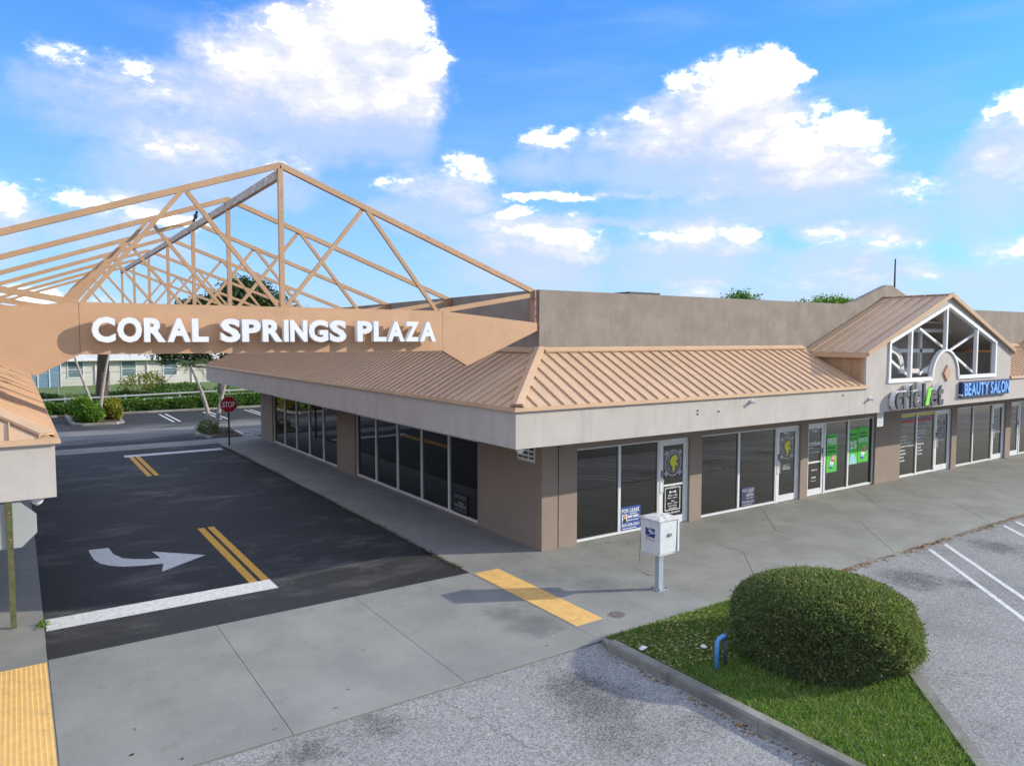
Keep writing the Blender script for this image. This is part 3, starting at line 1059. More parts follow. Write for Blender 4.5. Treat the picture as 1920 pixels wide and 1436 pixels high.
def roof_panel(parent, a, b, end, along, mir):
    """one standing seam panel; a..b along the eave, end(s) = how far up it reaches (plan, <= 0)"""
    m = MB()

    def P(s, t, dz=0.0):
        return (s, t, zroof(t) + dz) if along == 'x' else (t, s, zroof(t) + dz)
    lo = -OV - .04
    ea, eb = min(0.0, end(a)), min(0.0, end(b))
    if ea <= lo + .02 and eb <= lo + .02:
        return
    ea, eb = max(ea, lo), max(eb, lo)
    m.add([P(a, lo), P(b, lo), P(b, eb), P(a, ea)], [(0, 1, 2, 3) if along == 'x' else (3, 2, 1, 0)])
    rt_ = ea - .06
    if rt_ > lo + .1:
        w, h = .008, .038
        vs = [P(a - w, lo, 0), P(a + w, lo, 0), P(a + w, lo, h), P(a - w, lo, h), P(a - w, rt_, 0), P(a + w, rt_, 0), P(a + w, rt_, h), P(a - w, rt_, h)]
        m.add(vs, [(0, 1, 2, 3), (7, 6, 5, 4), (3, 2, 6, 7), (0, 3, 7, 4), (1, 5, 6, 2)])
    if mir:
        m.mirror(XM)
    m.build('roof_panel', 'roof_metal', parent)


def B(m, name, mat, parent, mir=False, **k):
    if mir:
        m.mirror(XM)
    return m.build(name, mat, parent, **k)


def window_frame(parent, u0, u1, z0, z1, mull, place, depth0, depth1, mir, t=.045, mat='white_aluminium'):
    """aluminium shopfront: frame with mullions and a pane per bay. place(u0,u1,d0,d1,z0,z1) -> box limits"""
    m = MB()

    def bx_(a, b, c, d, d0=depth0, d1=depth1):
        m.box(*place(a, b, d0, d1, c, d))
    bx_(u0, u1, z1 - t, z1)
    bx_(u0, u1, z0, z0 + .06)
    edges = [u0] + list(mull) + [u1]
    for i, u in enumerate(edges):
        a, b = (u, u + t) if i == 0 else (u - t, u) if i == len(edges) - 1 else (u - .04, u + .04)
        bx_(a, b, z0 + .06, z1 - t)
    fr = B(m, 'window', mat, parent, mir)
    dm = (depth0 + depth1) / 2
    for a, b in zip(edges, edges[1:]):
        B(MB().box(*place(a + .02, b - .02, dm - .006, dm + .006, z0 + .03, z1 - .02)), 'pane', 'tinted_glass', fr, mir)
    return fr


def px(a, b, d0, d1, z0, z1):       # wall facing -y : depth is y
    return (a, b, d0, d1, z0, z1)


def py(a, b, d0, d1, z0, z1):       # wall facing -x : depth is x
    return (d0, d1, a, b, z0, z1)


def door(parent, x0, x1, z1, hinge_right, midbar):
    t = .11
    m = MB()
    y0, y1 = -.03, .03
    m.box(x0, x0 + t, y0, y1, .02, z1 - .03)
    m.box(x1 - t, x1, y0, y1, .02, z1 - .03)
    m.box(x0 + t, x1 - t, y0, y1, z1 - .03 - .12, z1 - .03)
    m.box(x0 + t, x1 - t, y0, y1, .02, .22)
    if midbar:
        m.box(x0 + t, x1 - t, y0 + .005, y1 - .005, 1.05, 1.10)
    m.box(x0 - .05, x0 - .004, -.05, .05, 0, z1)
    m.box(x1 + .004, x1 + .05, -.05, .05, 0, z1)
    m.box(x0 - .004, x1 + .004, -.05, .05, z1 - .026, z1 + .03)
    d = m.build('door', 'white_aluminium', parent)
    MB().box(x0 + t - .01, x1 - t + .01, -.005, .005, .2, z1 - .13).build('pane', 'tinted_glass', d)
    hx = x0 + .06 if hinge_right else x1 - .06
    MB().tube([(hx, -.03, .92), (hx, -.09, .92), (hx, -.09, 1.28), (hx, -.03, 1.28)], .014, 6).build('handle', 'white_aluminium', d)
    MB().box(hx - .02, hx + .02, -.045, -.03, 1.32, 1.50).build('lock', 'dark_metal', d)
    return d


def building_side(b, mir, YB_=YB):
    """the long side wall along the driveway with its canopy, metal roof and parapet"""
    far = YB_ + OV
    w = MB()
    for y0, y1 in ((.20, 2.76), (11.27, 13.06), (21.55, YB_)):
        w.box(0, .25, y0, y1, -.02, 2.95)
    for y0, y1 in ((2.76, 11.27), (13.06, 21.55)):
        w.box(0, .25, y0, y1, 2.27, 2.95)
        w.box(0, .25, y0, y1, -.02, .03)
    B(w, 'side_wall', 'wall_stucco', b, mir)
    for y0, y1 in ((2.76, 11.27), (13.06, 21.55)):
        n = 5
        ml = [y0 + (y1 - y0) * k / n for k in range(1, n)]
        window_frame(b, y0, y1, .03, 2.27, ml, py, .07, .17, mir)
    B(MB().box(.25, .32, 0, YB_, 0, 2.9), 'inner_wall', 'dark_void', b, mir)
    # canopy
    B(MB().box(-OV, -OV + .12, -OV + .122, far, ZS - .02, ZF), 'side_fascia', 'fascia_stucco', b, mir)
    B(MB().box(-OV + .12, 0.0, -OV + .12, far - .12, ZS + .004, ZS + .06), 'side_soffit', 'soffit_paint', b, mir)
    B(MB().box(-OV + .002, 0, far - .118, far, ZS - .018, ZF - .002), 'rear_fascia', 'fascia_stucco', b, mir)
    e = MB()
    e.box(-OV - .07, -OV + .02, -OV + .02, far + .05, ZF + .004, ZF + .035)
    e.box(-OV - .045, -OV + .02, -OV + .0, far + .03, ZF + .035, ZE - .008)
    B(e, 'eave_gutter', 'roof_metal', b, mir)
    dk = MB().add([(-OV, -OV, ZE - .03), (-OV, far, ZE - .03), (0, YB_, ZR - .03), (0, 0, ZR - .03)], [(0, 1, 2, 3)])
    rf = B(dk, 'side_roof', 'roof_metal', b, mir)
    y = -OV + .17
    while y < far - .05:
        roof_panel(rf, y, min(y + SEAM, far), lambda s: min(s, YB_ - s), 'y', mir)
        y += SEAM
    B(MB().box(-.03, .0, -.03, YB_, ZR - .06, ZR + .05), 'wall_flashing', 'roof_metal', b, mir)
    B(MB().bar((-.12, .1, ZR - .02), (-.12, YB_, ZR - .02), .20, .03, (-.46, 0, .88)), 'top_flashing', 'roof_metal', b, mir)
    # parapet along the side
    B(MB().box(0, .22, .22, YB_ + .1, 4.3, ZP), 'side_parapet', 'parapet_stucco', b, mir)


def hip_cap(b, mir):
    a, c = Vector((-OV, -OV, ZE + .02)), Vector((0, 0, ZR + .02))
    m = MB()
    n1, n2 = Vector((1, 0, SLOPE * 0)), Vector((0, 1, 0))
    w = .17
    vs = []
    for p in (a, c):
        vs += [p + Vector((0, 0, .05)), p + Vector((w, 0, .045)) + Vector((0, 0, 0)), p + Vector((0, w, .045)), p + Vector((w, 0, .0)), p + Vector((0, w, .0))]
    m.add(vs, [(0, 1, 6, 5), (5, 7, 2, 0), (1, 3, 8, 6), (7, 9, 4, 2), (0, 2, 4, 3, 1)])
    B(m, 'hip_cap', 'roof_metal', b, mir)


main = thing('plaza_building', (0, 0, 0), 'long beige shopping plaza building with peach metal roof right of the driveway', 'building')
left = thing('plaza_building', (2 * XM, 0, 0), 'beige plaza building cut by the left picture edge, only its roof corner showing', 'building')
building_side(main, False)
building_side(left, True)
hip_cap(main, False)
hip_cap(left, True)

# ------- front of the right building
XEND = 46.0
GAB = (10.05, 19.30)
GAB2 = (25.0, 34.25)
BAYS = [  # x0, mullions, x1, door(x0, x1) , door side, midbar
    (1.06, [2.51, 3.90], 3.90, (3.96, 4.95), 'R', True),
    (5.48, [7.14, 8.86], 8.86, (8.92, 9.92), 'R', False),
    (11.36, [12.68], 14.18, (10.40, 11.30), 'L', True),
    (15.80, [17.05], 18.36, (18.42, 19.46), 'R', False),
    (19.90, [21.38], 23.02, (23.08, 24.04), 'R', False),
    (25.60, [27.1], 28.7, (24.62, 25.54), 'L', False),
    (29.4, [30.9], 32.4, (32.46, 33.4), 'R', False),
    (34.0, [35.5], 37.0, (37.06, 38.0), 'R', False)]
spans = []
for x0, ml, x1, d, sd, mb in BAYS:
    spans.append((min(x0, d[0] - .05), max(x1, d[1] + .05)))
wall = MB()
cur = .50
wall.box(0.0, .47, -.12, .2, -.02, 2.95)
wall.box(.47, .50, -.06, .2, -.02, 2.95)
for a, c in spans:
    wall.box(cur, a, -.12, .2, -.02, 2.95)
    wall.box(a, c, -.12, .2, 2.33, 2.95)
    cur = c
wall.box(cur, XEND, -.12, .2, -.02, 2.95)
wall.build('front_wall', 'wall_stucco', main)
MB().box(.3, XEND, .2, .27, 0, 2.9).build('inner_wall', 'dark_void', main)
MB().box(.3, XEND, .10, .2, 2.95, 4.62).build('upper_wall', 'parapet_stucco', main)
for x0, ml, x1, d, sd, mb in BAYS:
    ml = [v for v in ml if abs(v - x1) > .1]
    window_frame(main, x0, x1, .02, 2.33, ml, px, -.045, .045, False)
    door(main, d[0], d[1], 2.30, sd == 'R', mb)

# front canopy: fascia, soffit, eave, metal roof
MB().box(-OV, GAB[0], -OV, -OV + .12, ZS - .02, ZF).build('front_fascia', 'fascia_stucco', main)
MB().box(GAB[1], GAB2[0], -OV, -OV + .12, ZS - .02, ZF).build('front_fascia', 'fascia_stucco', main)
MB().box(GAB2[1], XEND, -OV, -OV + .12, ZS - .02, ZF).build('front_fascia', 'fascia_stucco', main)
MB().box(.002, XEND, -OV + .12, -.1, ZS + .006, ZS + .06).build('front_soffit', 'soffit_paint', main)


def front_roof(b, x0, x1, mir=False, hip=True, hipend=None):
    e = MB()
    s = -.07 if hip else 0
    e.box(x0 + s, x1 + (.10 if not mir else 0), -OV - .07, -OV + .02, ZF + .004, ZF + .035)
    e.box(x0 + (s * .6), x1, -OV - .045, -OV + .02, ZF + .035, ZE - .008)
    B(e, 'eave_gutter', 'roof_metal', b, mir)
    hx = 0 if hip else x0
    dk = MB().add([(x0, -OV, ZE - .03), (x1, -OV, ZE - .03), (x1, 0, ZR - .03), (hx, 0, ZR - .03)], [(0, 1, 2, 3)])
    rf = B(dk, 'front_roof', 'roof_metal', b, mir)
    x = x0 + (.17 if hip else .0)
    while x < x1 - .02:
        roof_panel(rf, x, min(x + SEAM, x1), (lambda q: q) if hip else (lambda q: 0.0), 'x', mir)
        x += SEAM
    B(MB().bar((hx + .08, -.10, ZR - .01), (x1, -.10, ZR - .01), .20, .03, (0, -.46, .88)), 'top_flashing', 'roof_metal', b, mir)
    B(MB().box(hx, x1, -.03, 0, ZR - .06, ZR + .05), 'wall_flashing', 'roof_metal', b, mir)


front_roof(main, -OV, GAB[0])
front_roof(main, GAB[1], GAB2[0], hip=False)
front_roof(main, GAB2[1], XEND, hip=False)

# parapet along the front, rising to a peak behind each gable
def parapet_poly(x0, x1, peaks):
    p = [(x0, 4.3), (x1, 4.3), (x1, ZP)]
    for cx in sorted(peaks, reverse=True):
        p += [(cx + 2.55, ZP), (cx + 2.2, ZP + .06), (cx + .12, 6.83), (cx - .12, 6.83), (cx - 2.2, ZP + .06), (cx - 2.55, ZP)]
    return p + [(x0, ZP)]


MB().prism(parapet_poly(0.0, XEND, [15.0, 29.9]), front(0.22), 0.0, .22).build('front_parapet', 'parapet_stucco', main)
MB().box(.22, XEND, .22, YB - .2, 4.55, 4.70).build('flat_roof', 'unit_grey', main)
MB().box(.32, XEND, YB - .2, YB, 0, 4.75).build('rear_wall', 'parapet_stucco', main)
MB().box(13.2, 17.6, .22, 8.0, 4.70, 5.9).build('roof_ridge_box', 'unit_grey', main)

for ax_, az_ in ((3.02, 3.30), (3.02, 3.22), (3.75, 3.24), (8.9, 3.40)):
    MB().box(ax_, ax_ + .045, -OV - .012, -OV - .001, az_, az_ + .035).build('wall_anchor', 'dark_metal', main)

# ------- left building front
lf = MB().box(-OV, 5.0, -OV, -OV + .12, ZS - .02, ZF)
B(lf, 'front_fascia', 'fascia_stucco', left, True)
front_roof(left, -OV, 5.0, mir=True)
B(MB().box(0, 5, -.12, .2, -.02, 2.95), 'front_wall', 'wall_stucco', left, True)
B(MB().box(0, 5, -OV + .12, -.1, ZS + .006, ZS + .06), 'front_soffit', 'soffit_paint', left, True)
B(MB().box(0, 5, 0, .22, 4.3, ZP), 'front_parapet', 'parapet_stucco', left, True)
B(MB().box(.22, 9, .22, YB, 5.1, 5.25), 'flat_roof', 'unit_grey', left, True)


# ------------------------------------------------------------------ gables
def gable(b, x0, x1):
    cx = (x0 + x1) / 2 + .02
    s = x0 - 10.05
    ze, za = 4.55, 6.33
    yf = -OV - .003
    F = front(yf + .15)

    def X(v):
        return v + s
    wb = MB()
    # wall with an opening: strips butted round it
    wb.prism([(x0, ZS - .02), (x1, ZS - .02), (x1, 3.74), (x0, 3.74)], F, 0, .15)
    wb.prism([(x0, 3.74), (X(11.25), 3.74), (X(11.25), 4.87), (X(11.25), 4.55 + (X(11.25) - x0) * (za - ze) / (cx - x0)), (x0, ze)], F, 0, .15)
    wb.prism([(X(18.05), 3.74), (x1, 3.74), (x1, ze), (X(18.05), ze + (x1 - X(18.05)) * (za - ze) / (x1 - cx)), (X(18.05), 4.87)], F, 0, .15)
    zl = 4.55 + (X(11.25) - x0) * (za - ze) / (cx - x0)
    zr = ze + (x1 - X(18.05)) * (za - ze) / (x1 - cx)
    wb.prism([(X(11.25), 4.87), (cx, 6.06), (cx, za), (X(11.25), zl)], F, 0, .15)
    wb.prism([(cx, 6.06), (X(18.05), 4.87), (X(18.05), zr), (cx, za)], F, 0, .15)
    arc = [(X(14.60) + .80 * math.cos(a), 3.74 + .80 * math.sin(a) * 1.04) for a in np.linspace(0, math.pi, 19)]
    wb.prism([(float(u), float(v)) for u, v in arc], F, 0, .15)
    gw = wb.build('gable_wall', 'fascia_stucco', b)
    # white frame
    fr = MB()
    yb, yt = yf - .045, yf + .09

    def fb(u0, v0, u1, v1, w=.10, ya=yb, yc=yt):
        fr.bar((u0, (ya + yc) / 2, v0), (u1, (ya + yc) / 2, v1), yc - ya, w, (-(v1 - v0), 0, u1 - u0))
    fb(X(11.18), 3.74, X(13.76), 3.74, .12)
    fb(X(15.44), 3.74, X(18.12), 3.74, .12)
    fb(X(11.25), 3.80, X(11.25), 4.90)
    fb(X(18.05), 3.80, X(18.05), 4.90)
    fb(X(11.22), 4.88, cx, 6.06, .11, yb - .003, yt - .003)
    fb(cx, 6.06, X(18.08), 4.88, .11, yb + .003, yt + .003)
    for k in range(18):
        a0, a1 = math.pi * k / 18, math.pi * (k + 1) / 18
        fb(X(14.60) + .84 * math.cos(a0), 3.76 + .87 * math.sin(a0), X(14.60) + .84 * math.cos(a1), 3.76 + .87 * math.sin(a1), .07)
    gf = fr.build('gable_frame', 'white_paint', b)
    for u, v0, v1 in ((12.47, 3.80, 5.25), (14.60, 4.62, 6.0), (16.68, 3.80, 5.30)):
        MB().box(X(u) - .045, X(u) + .045, yf - .03, yf + .08, v0, v1).build('post', 'white_paint', gf)
    for u0, v0, u1, v1 in ((13.22, 5.31, 14.85, 4.67), (15.21, 4.62, 16.99, 5.21), (15.40, 4.47, 16.88, 3.83), (11.45, 4.42, 12.65, 3.85), (13.30, 3.90, 14.09, 4.18)):
        MB().bar((X(u0), yf + .16, v0), (X(u1), yf + .16, v1), .05, .075, (-(v1 - v0), 0, u1 - u0)).build('brace', 'white_paint', gf)
    # a second frame stands behind the first
    for u0, v0, u1, v1, w in ((12.9, 4.60, 16.3, 4.58, .13), (15.45, 3.75, 15.45, 5.3, .11), (14.2, 3.93, 16.3, 3.88, .15), (14.0, 5.27, 19.0, 5.27, .12), (15.0, 5.55, 18.5, 5.55, .05), (16.0, 5.85, 17.9, 5.85, .04)):
        u1 = min(u1, 18.9)
        MB().bar((X(u0), yf + 1.25, v0), (X(u1), yf + 1.25, v1), .10, w, (-(v1 - v0), 0, u1 - u0)).build('inner_beam', 'white_paint', gf)
    m = MB()
    for k in range(8):
        a0, a1 = math.pi / 2 * k / 8, math.pi / 2 * (k + 1) / 8
        for r in (.62, .74):
            m.bar((X(13.55) + r * math.sin(a0), yf + 1.2, 3.97 + r * math.cos(a0)), (X(13.55) + r * math.sin(a1), yf + 1.2, 3.97 + r * math.cos(a1)), .1, .05, (0, 1, 0))
    m.build('inner_arch', 'white_paint', gf)
    MB().prism([(x0 + .08, 3.68), (x1 - .08, 3.68), (x1 - .08, ze - .02), (cx, za - .1), (x0 + .08, ze - .02)], front(-.004), 0, .05).build('inner_wall', 'fascia_stucco', b)
    MB().box(x0 + .05, x1 - .05, yf + .16, -.02, 3.62, 3.68).build('gable_floor', 'fascia_stucco', b)
    # metal roof of the gable
    y0 = -OV - .10
    for sgn in (1, -1):
        def E(t, y, dz=0):      # t from eave 0 to ridge 1
            xe = x0 - .06 if sgn > 0 else x1 + .06
            return (xe + (cx - xe) * t, y, ze - .02 + (za - ze + .04) * t + dz)
        dk = MB()
        vs = [E(0, y0), E(1, y0), E(1, 0), E(0, 0), E(0, y0, .05), E(1, y0, .05), E(1, 0, .05), E(0, 0, .05)]
        dk.add(vs, [(0, 1, 2, 3), (7, 6, 5, 4), (0, 4, 5, 1), (1, 5, 6, 2), (2, 6, 7, 3), (3, 7, 4, 0)])
        r = dk.build('gable_roof', 'roof_metal', b)
        MB().add([E(.03, yf + .16, -.004), E(.985, yf + .16, -.004), E(.985, -.06, -.004), E(.03, -.06, -.004)], [(3, 2, 1, 0)]).build('gable_ceiling', 'fascia_stucco', r)
        n = 6
        for k in range(n):
            ya, yb2 = y0 + .06 + (-.02 - y0 - .06) * k / n, y0 + .06 + (-.02 - y0 - .06) * (k + 1) / n
            m = MB().add([E(.005, ya, .055), E(.985, ya, .055), E(.985, yb2, .055), E(.005, yb2, .055)], [(0, 1, 2, 3)])
            if k:
                m.add([E(.005, ya - .012, .055), E(.985, ya - .012, .055), E(.985, ya - .012, .1), E(.005, ya - .012, .1),
                       E(.005, ya + .012, .055), E(.985, ya + .012, .055), E(.985, ya + .012, .1), E(.005, ya + .012, .1)],
                      [(0, 1, 2, 3), (7, 6, 5, 4), (3, 2, 6, 7), (0, 3, 7, 4), (1, 5, 6, 2)])
            m.build('roof_panel', 'roof_metal', r)
        MB().bar(E(-.01, y0 - .012, .05), E(1, y0 - .012, .05), .03, .13, (0, 0, 1)).build('rake_trim', 'peach_steel', r)
        p, q = E(-.012, y0, .0), E(-.012, 0, .0)
        MB().bar(p, q, .05, .12).build('eave_trim', 'roof_metal', r)
    MB().box(cx - .10, cx + .10, y0 - .015, .0, za + .06, za + .095).build('ridge_cap', 'roof_metal', b)
    # cheek walls between gable roof and main roof, panel by panel
    for xw, sgn in ((x0, 1), (x1, -1)):
        ck = MB().prism([(-OV + .16, 3.69), (-OV + .16, ze - .05), (-.06, ze - .05), (-.06, 3.69)][::-1], lambda u, v, d: (xw + sgn * (.04 + d), u, v), 0, .06).build('cheek_wall', 'fascia_stucco', b)
        y = -OV + .10
        while y < -.45:
            yb3 = min(y + .36, -.42)
            za_, zb_ = zroof(y) + .0, zroof(yb3) + .0
            if zb_ < ze - .08:
                m = MB().prism([(y + .006, za_), (y + .006, ze - .06), (yb3 - .006, ze - .06), (yb3 - .006, zb_)][::-1], lambda u, v, d: (xw + sgn * (.015 + d), u, v), 0, .02)
                m.bar((xw + sgn * .008, y, za_), (xw + sgn * .008, y, ze - .06), .02, .03, (0, 1, 0))
                m.build('siding_panel', 'peach_steel', ck)
            y += .36
        MB().box(xw - .012 if sgn > 0 else xw - .02, xw + .02 if sgn > 0 else xw + .012, yf + .151, yf + .22, ZE, ze - .02).build('corner_trim', 'peach_steel', b)
    # diamond ornament
    MB().prism([(X(14.69), 3.63), (X(14.92), 3.89), (X(14.69), 4.15), (X(14.46), 3.89)], front(yf - .001), 0, .05).build('diamond', 'girder_peach', b)


gable(main, *GAB)
gable(main, *GAB2)

# ================================================================== OPEN TRUSSES OVER THE DRIVEWAY
XL, XR = 2 * XM, 0.0
ZA, ZC, ZT = 8.20, 5.57, 6.08          # apex, lower chord, top of the posts
CH = 3.32                              # half length of the flat lower chord
TY0, TDY = .14, 4.04


def make_truss(y, label, girder):
    t = thing('roof_truss', (XM, y, ZC), label, 'truss', 'open peach trusses spanning the driveway')
    U = (0, 0, 1)

    def bar(name, p, q, w=.10, h=.12, dy=0.0):
        MB().bar((p[0], y + dy, p[1]), (q[0], y + dy, q[1]), w, h, (-(q[1] - p[1]), 0, q[0] - p[0])).build(name, 'peach_steel', t)
    for s in (1, -1):
        end = XM + s * (5.89 - .09)
        bar('rafter', (end, ZT), (XM, ZA), .09, .105)
        bar('tie_chord', (end, ZT - .08), (XM + s * CH, ZC), .09, .10)
        nx = XM + s * 1.665
        nz = ZA - (ZA - ZT) * 1.665 / 5.80 - .05
        bar('brace', (XM + s * .06, ZC), (nx - s * .04, nz), .06, .075, .012)
        bar('brace', (nx + s * .04, nz), (XM + s * (CH - .05), ZC), .06, .075, -.012)
        xb = XM + s * 5.89
        b = MB()
        b.box(min(xb - s * .015, xb - s * .10), max(xb - s * .015, xb - s * .10), y - .10, y + .10, 5.16, 6.10)
        br = b.build('wall_bracket', 'bracket_steel', t)
        bl = MB()
        for z in (5.3, 5.5, 5.7, 5.9):
            bl.tube([(xb - s * .07, y - .10, z), (xb - s * .07, y - .115, z)], .018, 6)
        bl.build('bolts', 'dark_metal', br)
    bar('lower_chord', (XM - CH, ZC - (.05 if girder else 0)), (XM + CH, ZC - (.05 if girder else 0)), .11, .12)
    MB().bar((XM, y, ZC), (XM, y, ZA - .06), .085, .09, (1, 0, 0)).build('post', 'peach_steel', t)
    if girder:
        F = front(y - .06)
        gp = thing  # noqa
        MB().prism([(XM - CH, 4.73), (XM + CH, 4.73), (XM + CH, 5.57), (XM - CH, 5.57)], F, 0, .12).build('girder_panel', 'girder_peach', t)
        for s in (1, -1):
            poly = [(XM + s * (CH + .006), 4.73), (XM + s * 3.93, 4.40), (XM + s * 5.80, 5.17), (XM + s * 5.80, 5.35), (XM + s * (CH + .006), 5.57)]
            if s < 0:
                poly = poly[::-1]
            MB().prism(poly, F, 0, .12).build('girder_panel', 'girder_peach', t)
    return t


ORD = ['front roof truss, its lower chord boxed in with the peach sign panels', 'second roof truss, right behind the sign panels', 'third roof truss from the front, below the perching bird',
       'fourth roof truss from the front along the ridge beam', 'fifth roof truss from the front along the ridge beam', 'sixth roof truss from the front, next to last', 'last roof truss at the rear end of the ridge beam']
make_truss(TY0, ORD[0], True)
base_t = make_truss(TY0 + TDY, ORD[1], False)
for k in range(2, 7):
    r = base_t.copy()
    COL.objects.link(r)
    r.location.y = TY0 + TDY * k
    r['label'] = ORD[k]
    for ch in base_t.children:
        c = ch.copy()
        COL.objects.link(c)
        c.parent = r
        for gch in ch.children:
            d = gch.copy()
            COL.objects.link(d)
            d.parent = c
rb = MB()
rb.box(XM - .05, XM + .05, TY0 + .06, TY0 + TDY * 6 + .1, ZA - .24, ZA - .08)
tag(rb.build('ridge_beam', 'weathered_beam'), 'long grey weathered ridge beam joining the tops of the trusses', 'beam')

# bird on the ridge
by = TY0 + TDY * 2 - .45
t = thing('bird', (XM, by, ZA), 'small black bird perched on the ridge beam by the third truss', 'bird')
m = MB().ball((XM, by, ZA + .10), .055, .10, .075, 10, 7)
m.ball((XM + .01, by - .10, ZA + .19), .04, .045, .045, 8, 6)
m.bar((XM, by + .08, ZA + .07), (XM - .02, by + .26, ZA - .01), .06, .02)
m.bar((XM + .01, by - .14, ZA + .19), (XM + .015, by - .19, ZA + .18), .012, .014)
m.build('body', 'bird_black', t, smooth=False)
for dx in (-.02, .02):
    MB().tube([(XM + dx, by - .01, ZA - .06), (XM + dx, by, ZA + .04)], .007, 5).build('leg', 'bird_black', t)

# ------------------------------------------------------------------ plaza name in raised letters
WIDTHS = dict(C=.66, O=.71, R=.65, A=.70, L=.52, S=.61, P=.60, I=.15, N=.59, G=.68, Z=.57)
sg = thing('plaza_sign', (XM, TY0 - .18, 5.12), 'raised white letters CORAL SPRINGS PLAZA on the peach girder', 'sign')
FY = TY0 - .06 - .12 - .25
for word, a, b in (('CORAL', -9.06, -7.30), ('SPRINGS', -7.10, -4.80), ('PLAZA', -4.58, -2.86)):
    ws = [WIDTHS[ch] for ch in word]
    gap = .055
    k = (b - a) / (sum(ws) + gap * (len(word) - 1))
    x = a
    for ch, w_ in zip(word, ws):
        m = MB()
        ov = .008 if ch in 'COSG' else 0
        text_add(m, ch, front(FY + .14), x, 4.93 - ov, w_ * k, .40 + 2 * ov, .14, .044)
        o = m.build('letter', 'letter_white', sg)
        MB().box(x + w_ * k * .42, x + w_ * k * .5, FY + .14, TY0 - .18, 5.10, 5.14).build('stud', 'bracket_steel', o)
        x += (w_ + gap) * k

# ------------------------------------------------------------------ shop signs
yg = -OV - .003
t = thing('wall_sign', (12.6, yg, 3.3), 'lowercase cricket shop sign in dark letters with one green stroke', 'sign')
x, KX = 11.27, 1.0
word = 'cricket'
raws = [text_raw('l' if c == 'k' else c, .030) for c in word]
ws = [max(p[0] for p in v) - min(p[0] for p in v) + (.30 if q == 4 else 0) for q, (v, f) in enumerate(raws)]
hk = max(p[1] for p in raws[4][0])
k = (14.05 - 11.27) / (sum(ws) + .05 * 6 + .14)
kz = .70 / hk
for i, (c, (v, f), w_) in enumerate(zip(word, raws, ws)):
    x0m = min(p[0] for p in v)
    xo = x

    def fn(u, vv, d, xo=xo, x0m=x0m):
        return (xo + (u - x0m) * k, yg - .20 - d, 2.945 + vv * kz)
    m = MB()
    c_ = 'l' if c == 'k' else c
    text_add(m, c_, fn, 0, 0, 1, 1, .05, .030, raw=True)
    lt = m.build('letter', 'letter_dark', t)
    m = MB()

    def fn2(u, vv, d, xo=xo, x0m=x0m):
        return (xo - .0 + (u - x0m) * k, yg - .05 - d, 2.945 + vv * kz)
    text_add(m, c_, fn2, 0, 0, 1, 1, .14, .055, raw=True)
    m.build('letter_back', 'white_paint', lt)
    if c == 'k':
        a = xo + w_ * k * .42
        e = xo + w_ * k
        z = 2.945
        MB().prism([(a + .10, z + .22), (a + .18, z + .34), (e + .04, z + .02), (e - .14, z + .02)][::-1], front(yg - .20), 0, .05).build('stroke', 'letter_dark', t)
        MB().prism([(a - .10, z + .02), (a + .10, z + .02), (e + .04, z + .56), (e - .16, z + .56)], front(yg - .252), 0, .03).build('green_stroke', 'letter_green', t)
    x += (w_ + (.19 if i == 3 else .05)) * k
MB().box(11.3, 14.0, yg - .05, yg - .001, 3.02, 3.22).build('raceway', 'white_paint', t)

t = thing('wall_sign', (17.25, yg, 3.3), 'blue BEAUTY SALON sign in raised light blue letters on a navy box', 'sign')
MB().box(15.55, 18.97, yg - .12, yg - .001, 3.07, 3.58).build('sign_box', 'salon_navy', t)
MB().box(15.50, 15.56, yg - .13, yg - .02, 3.12, 3.17).build('box_stripe', 'white_paint', t)
word = 'BEAUTY SALON'
ws = []
for ch in word:
    v, f = text_raw(ch, .02) if ch != ' ' else ([(0, 0), (.22, 0)], [])
    xs = [p[0] for p in v]
    ws.append(max(xs) - min(xs))
k = (18.90 - 15.64) / (sum(ws) + .07 * (len(word) - 1))
x = 15.64
for ch, w_ in zip(word, ws):
    if ch != ' ':
        m = MB()
        text_add(m, ch, front(yg - .121), x, 3.12, w_ * k, .41, .035, .02)
        o = m.build('letter', 'salon_blue', t)
    x += (w_ + .07) * k

# small notice hung below the fascia
t = thing('notice_sign', (11.06, -1.98, 2.86), 'small white notice plate hanging below the fascia left of the cricket sign', 'notice')
MB().box(10.90, 11.22, -2.0, -1.985, 2.40, 2.90).build('plate', 'sign_plate', t)
m = MB()
m.box(10.98, 11.14, -2.004, -2.001, 2.83, 2.86)
for i in range(9):
    z = 2.78 - i * .04
    m.box(10.93 + .015 * (i % 3), 11.19 - .02 * (i % 2), -2.004, -2.001, z - .012, z)
m.build('lettering', 'print_grey', t)['kind'] = 'stuff'
t = thing('notice_sign', (0, .5, 2.2), 'grey printed notice plate under the canopy at the corner wall', 'notice')
MB().box(-.02, -.004, .14, .86, 2.06, 2.46).build('plate', 'sign_plate', t)
m = MB()
W_ = westward(-.021)
for z, h in ((2.34, .07), (2.23, .06), (2.13, .05)):
    for u in (-.82, -.60, -.36):
        m.quad(W_(u, z, 0), W_(u + .18, z, 0), W_(u + .18, z + h, 0), W_(u, z + h, 0))
m.build('lettering', 'print_dark', t)['kind'] = 'stuff'


# dome cameras
def dome(x, y, z, label, wallmount=False):
    t = thing('security_camera', (x, y, z), label, 'camera', 'small security cameras under the eaves')
    MB().tube([(x, y, z + .001), (x, y, z - .035)], .085, 14).build('base', 'camera_white', t)
    m = MB().tube([(x, y, z - .035), (x, y, z - .09), (x, y, z - .13), (x, y, z - .155)], [.075, .075, .052, .018], 14)
    m.build('dome', 'camera_white', t, smooth=True)


dome(-1.86, -1.90, ZS, 'white dome camera under the canopy corner beside the pilaster')
dome(2 * XM + 1.88, -1.85, ZS, 'white dome camera under the eave of the left building')


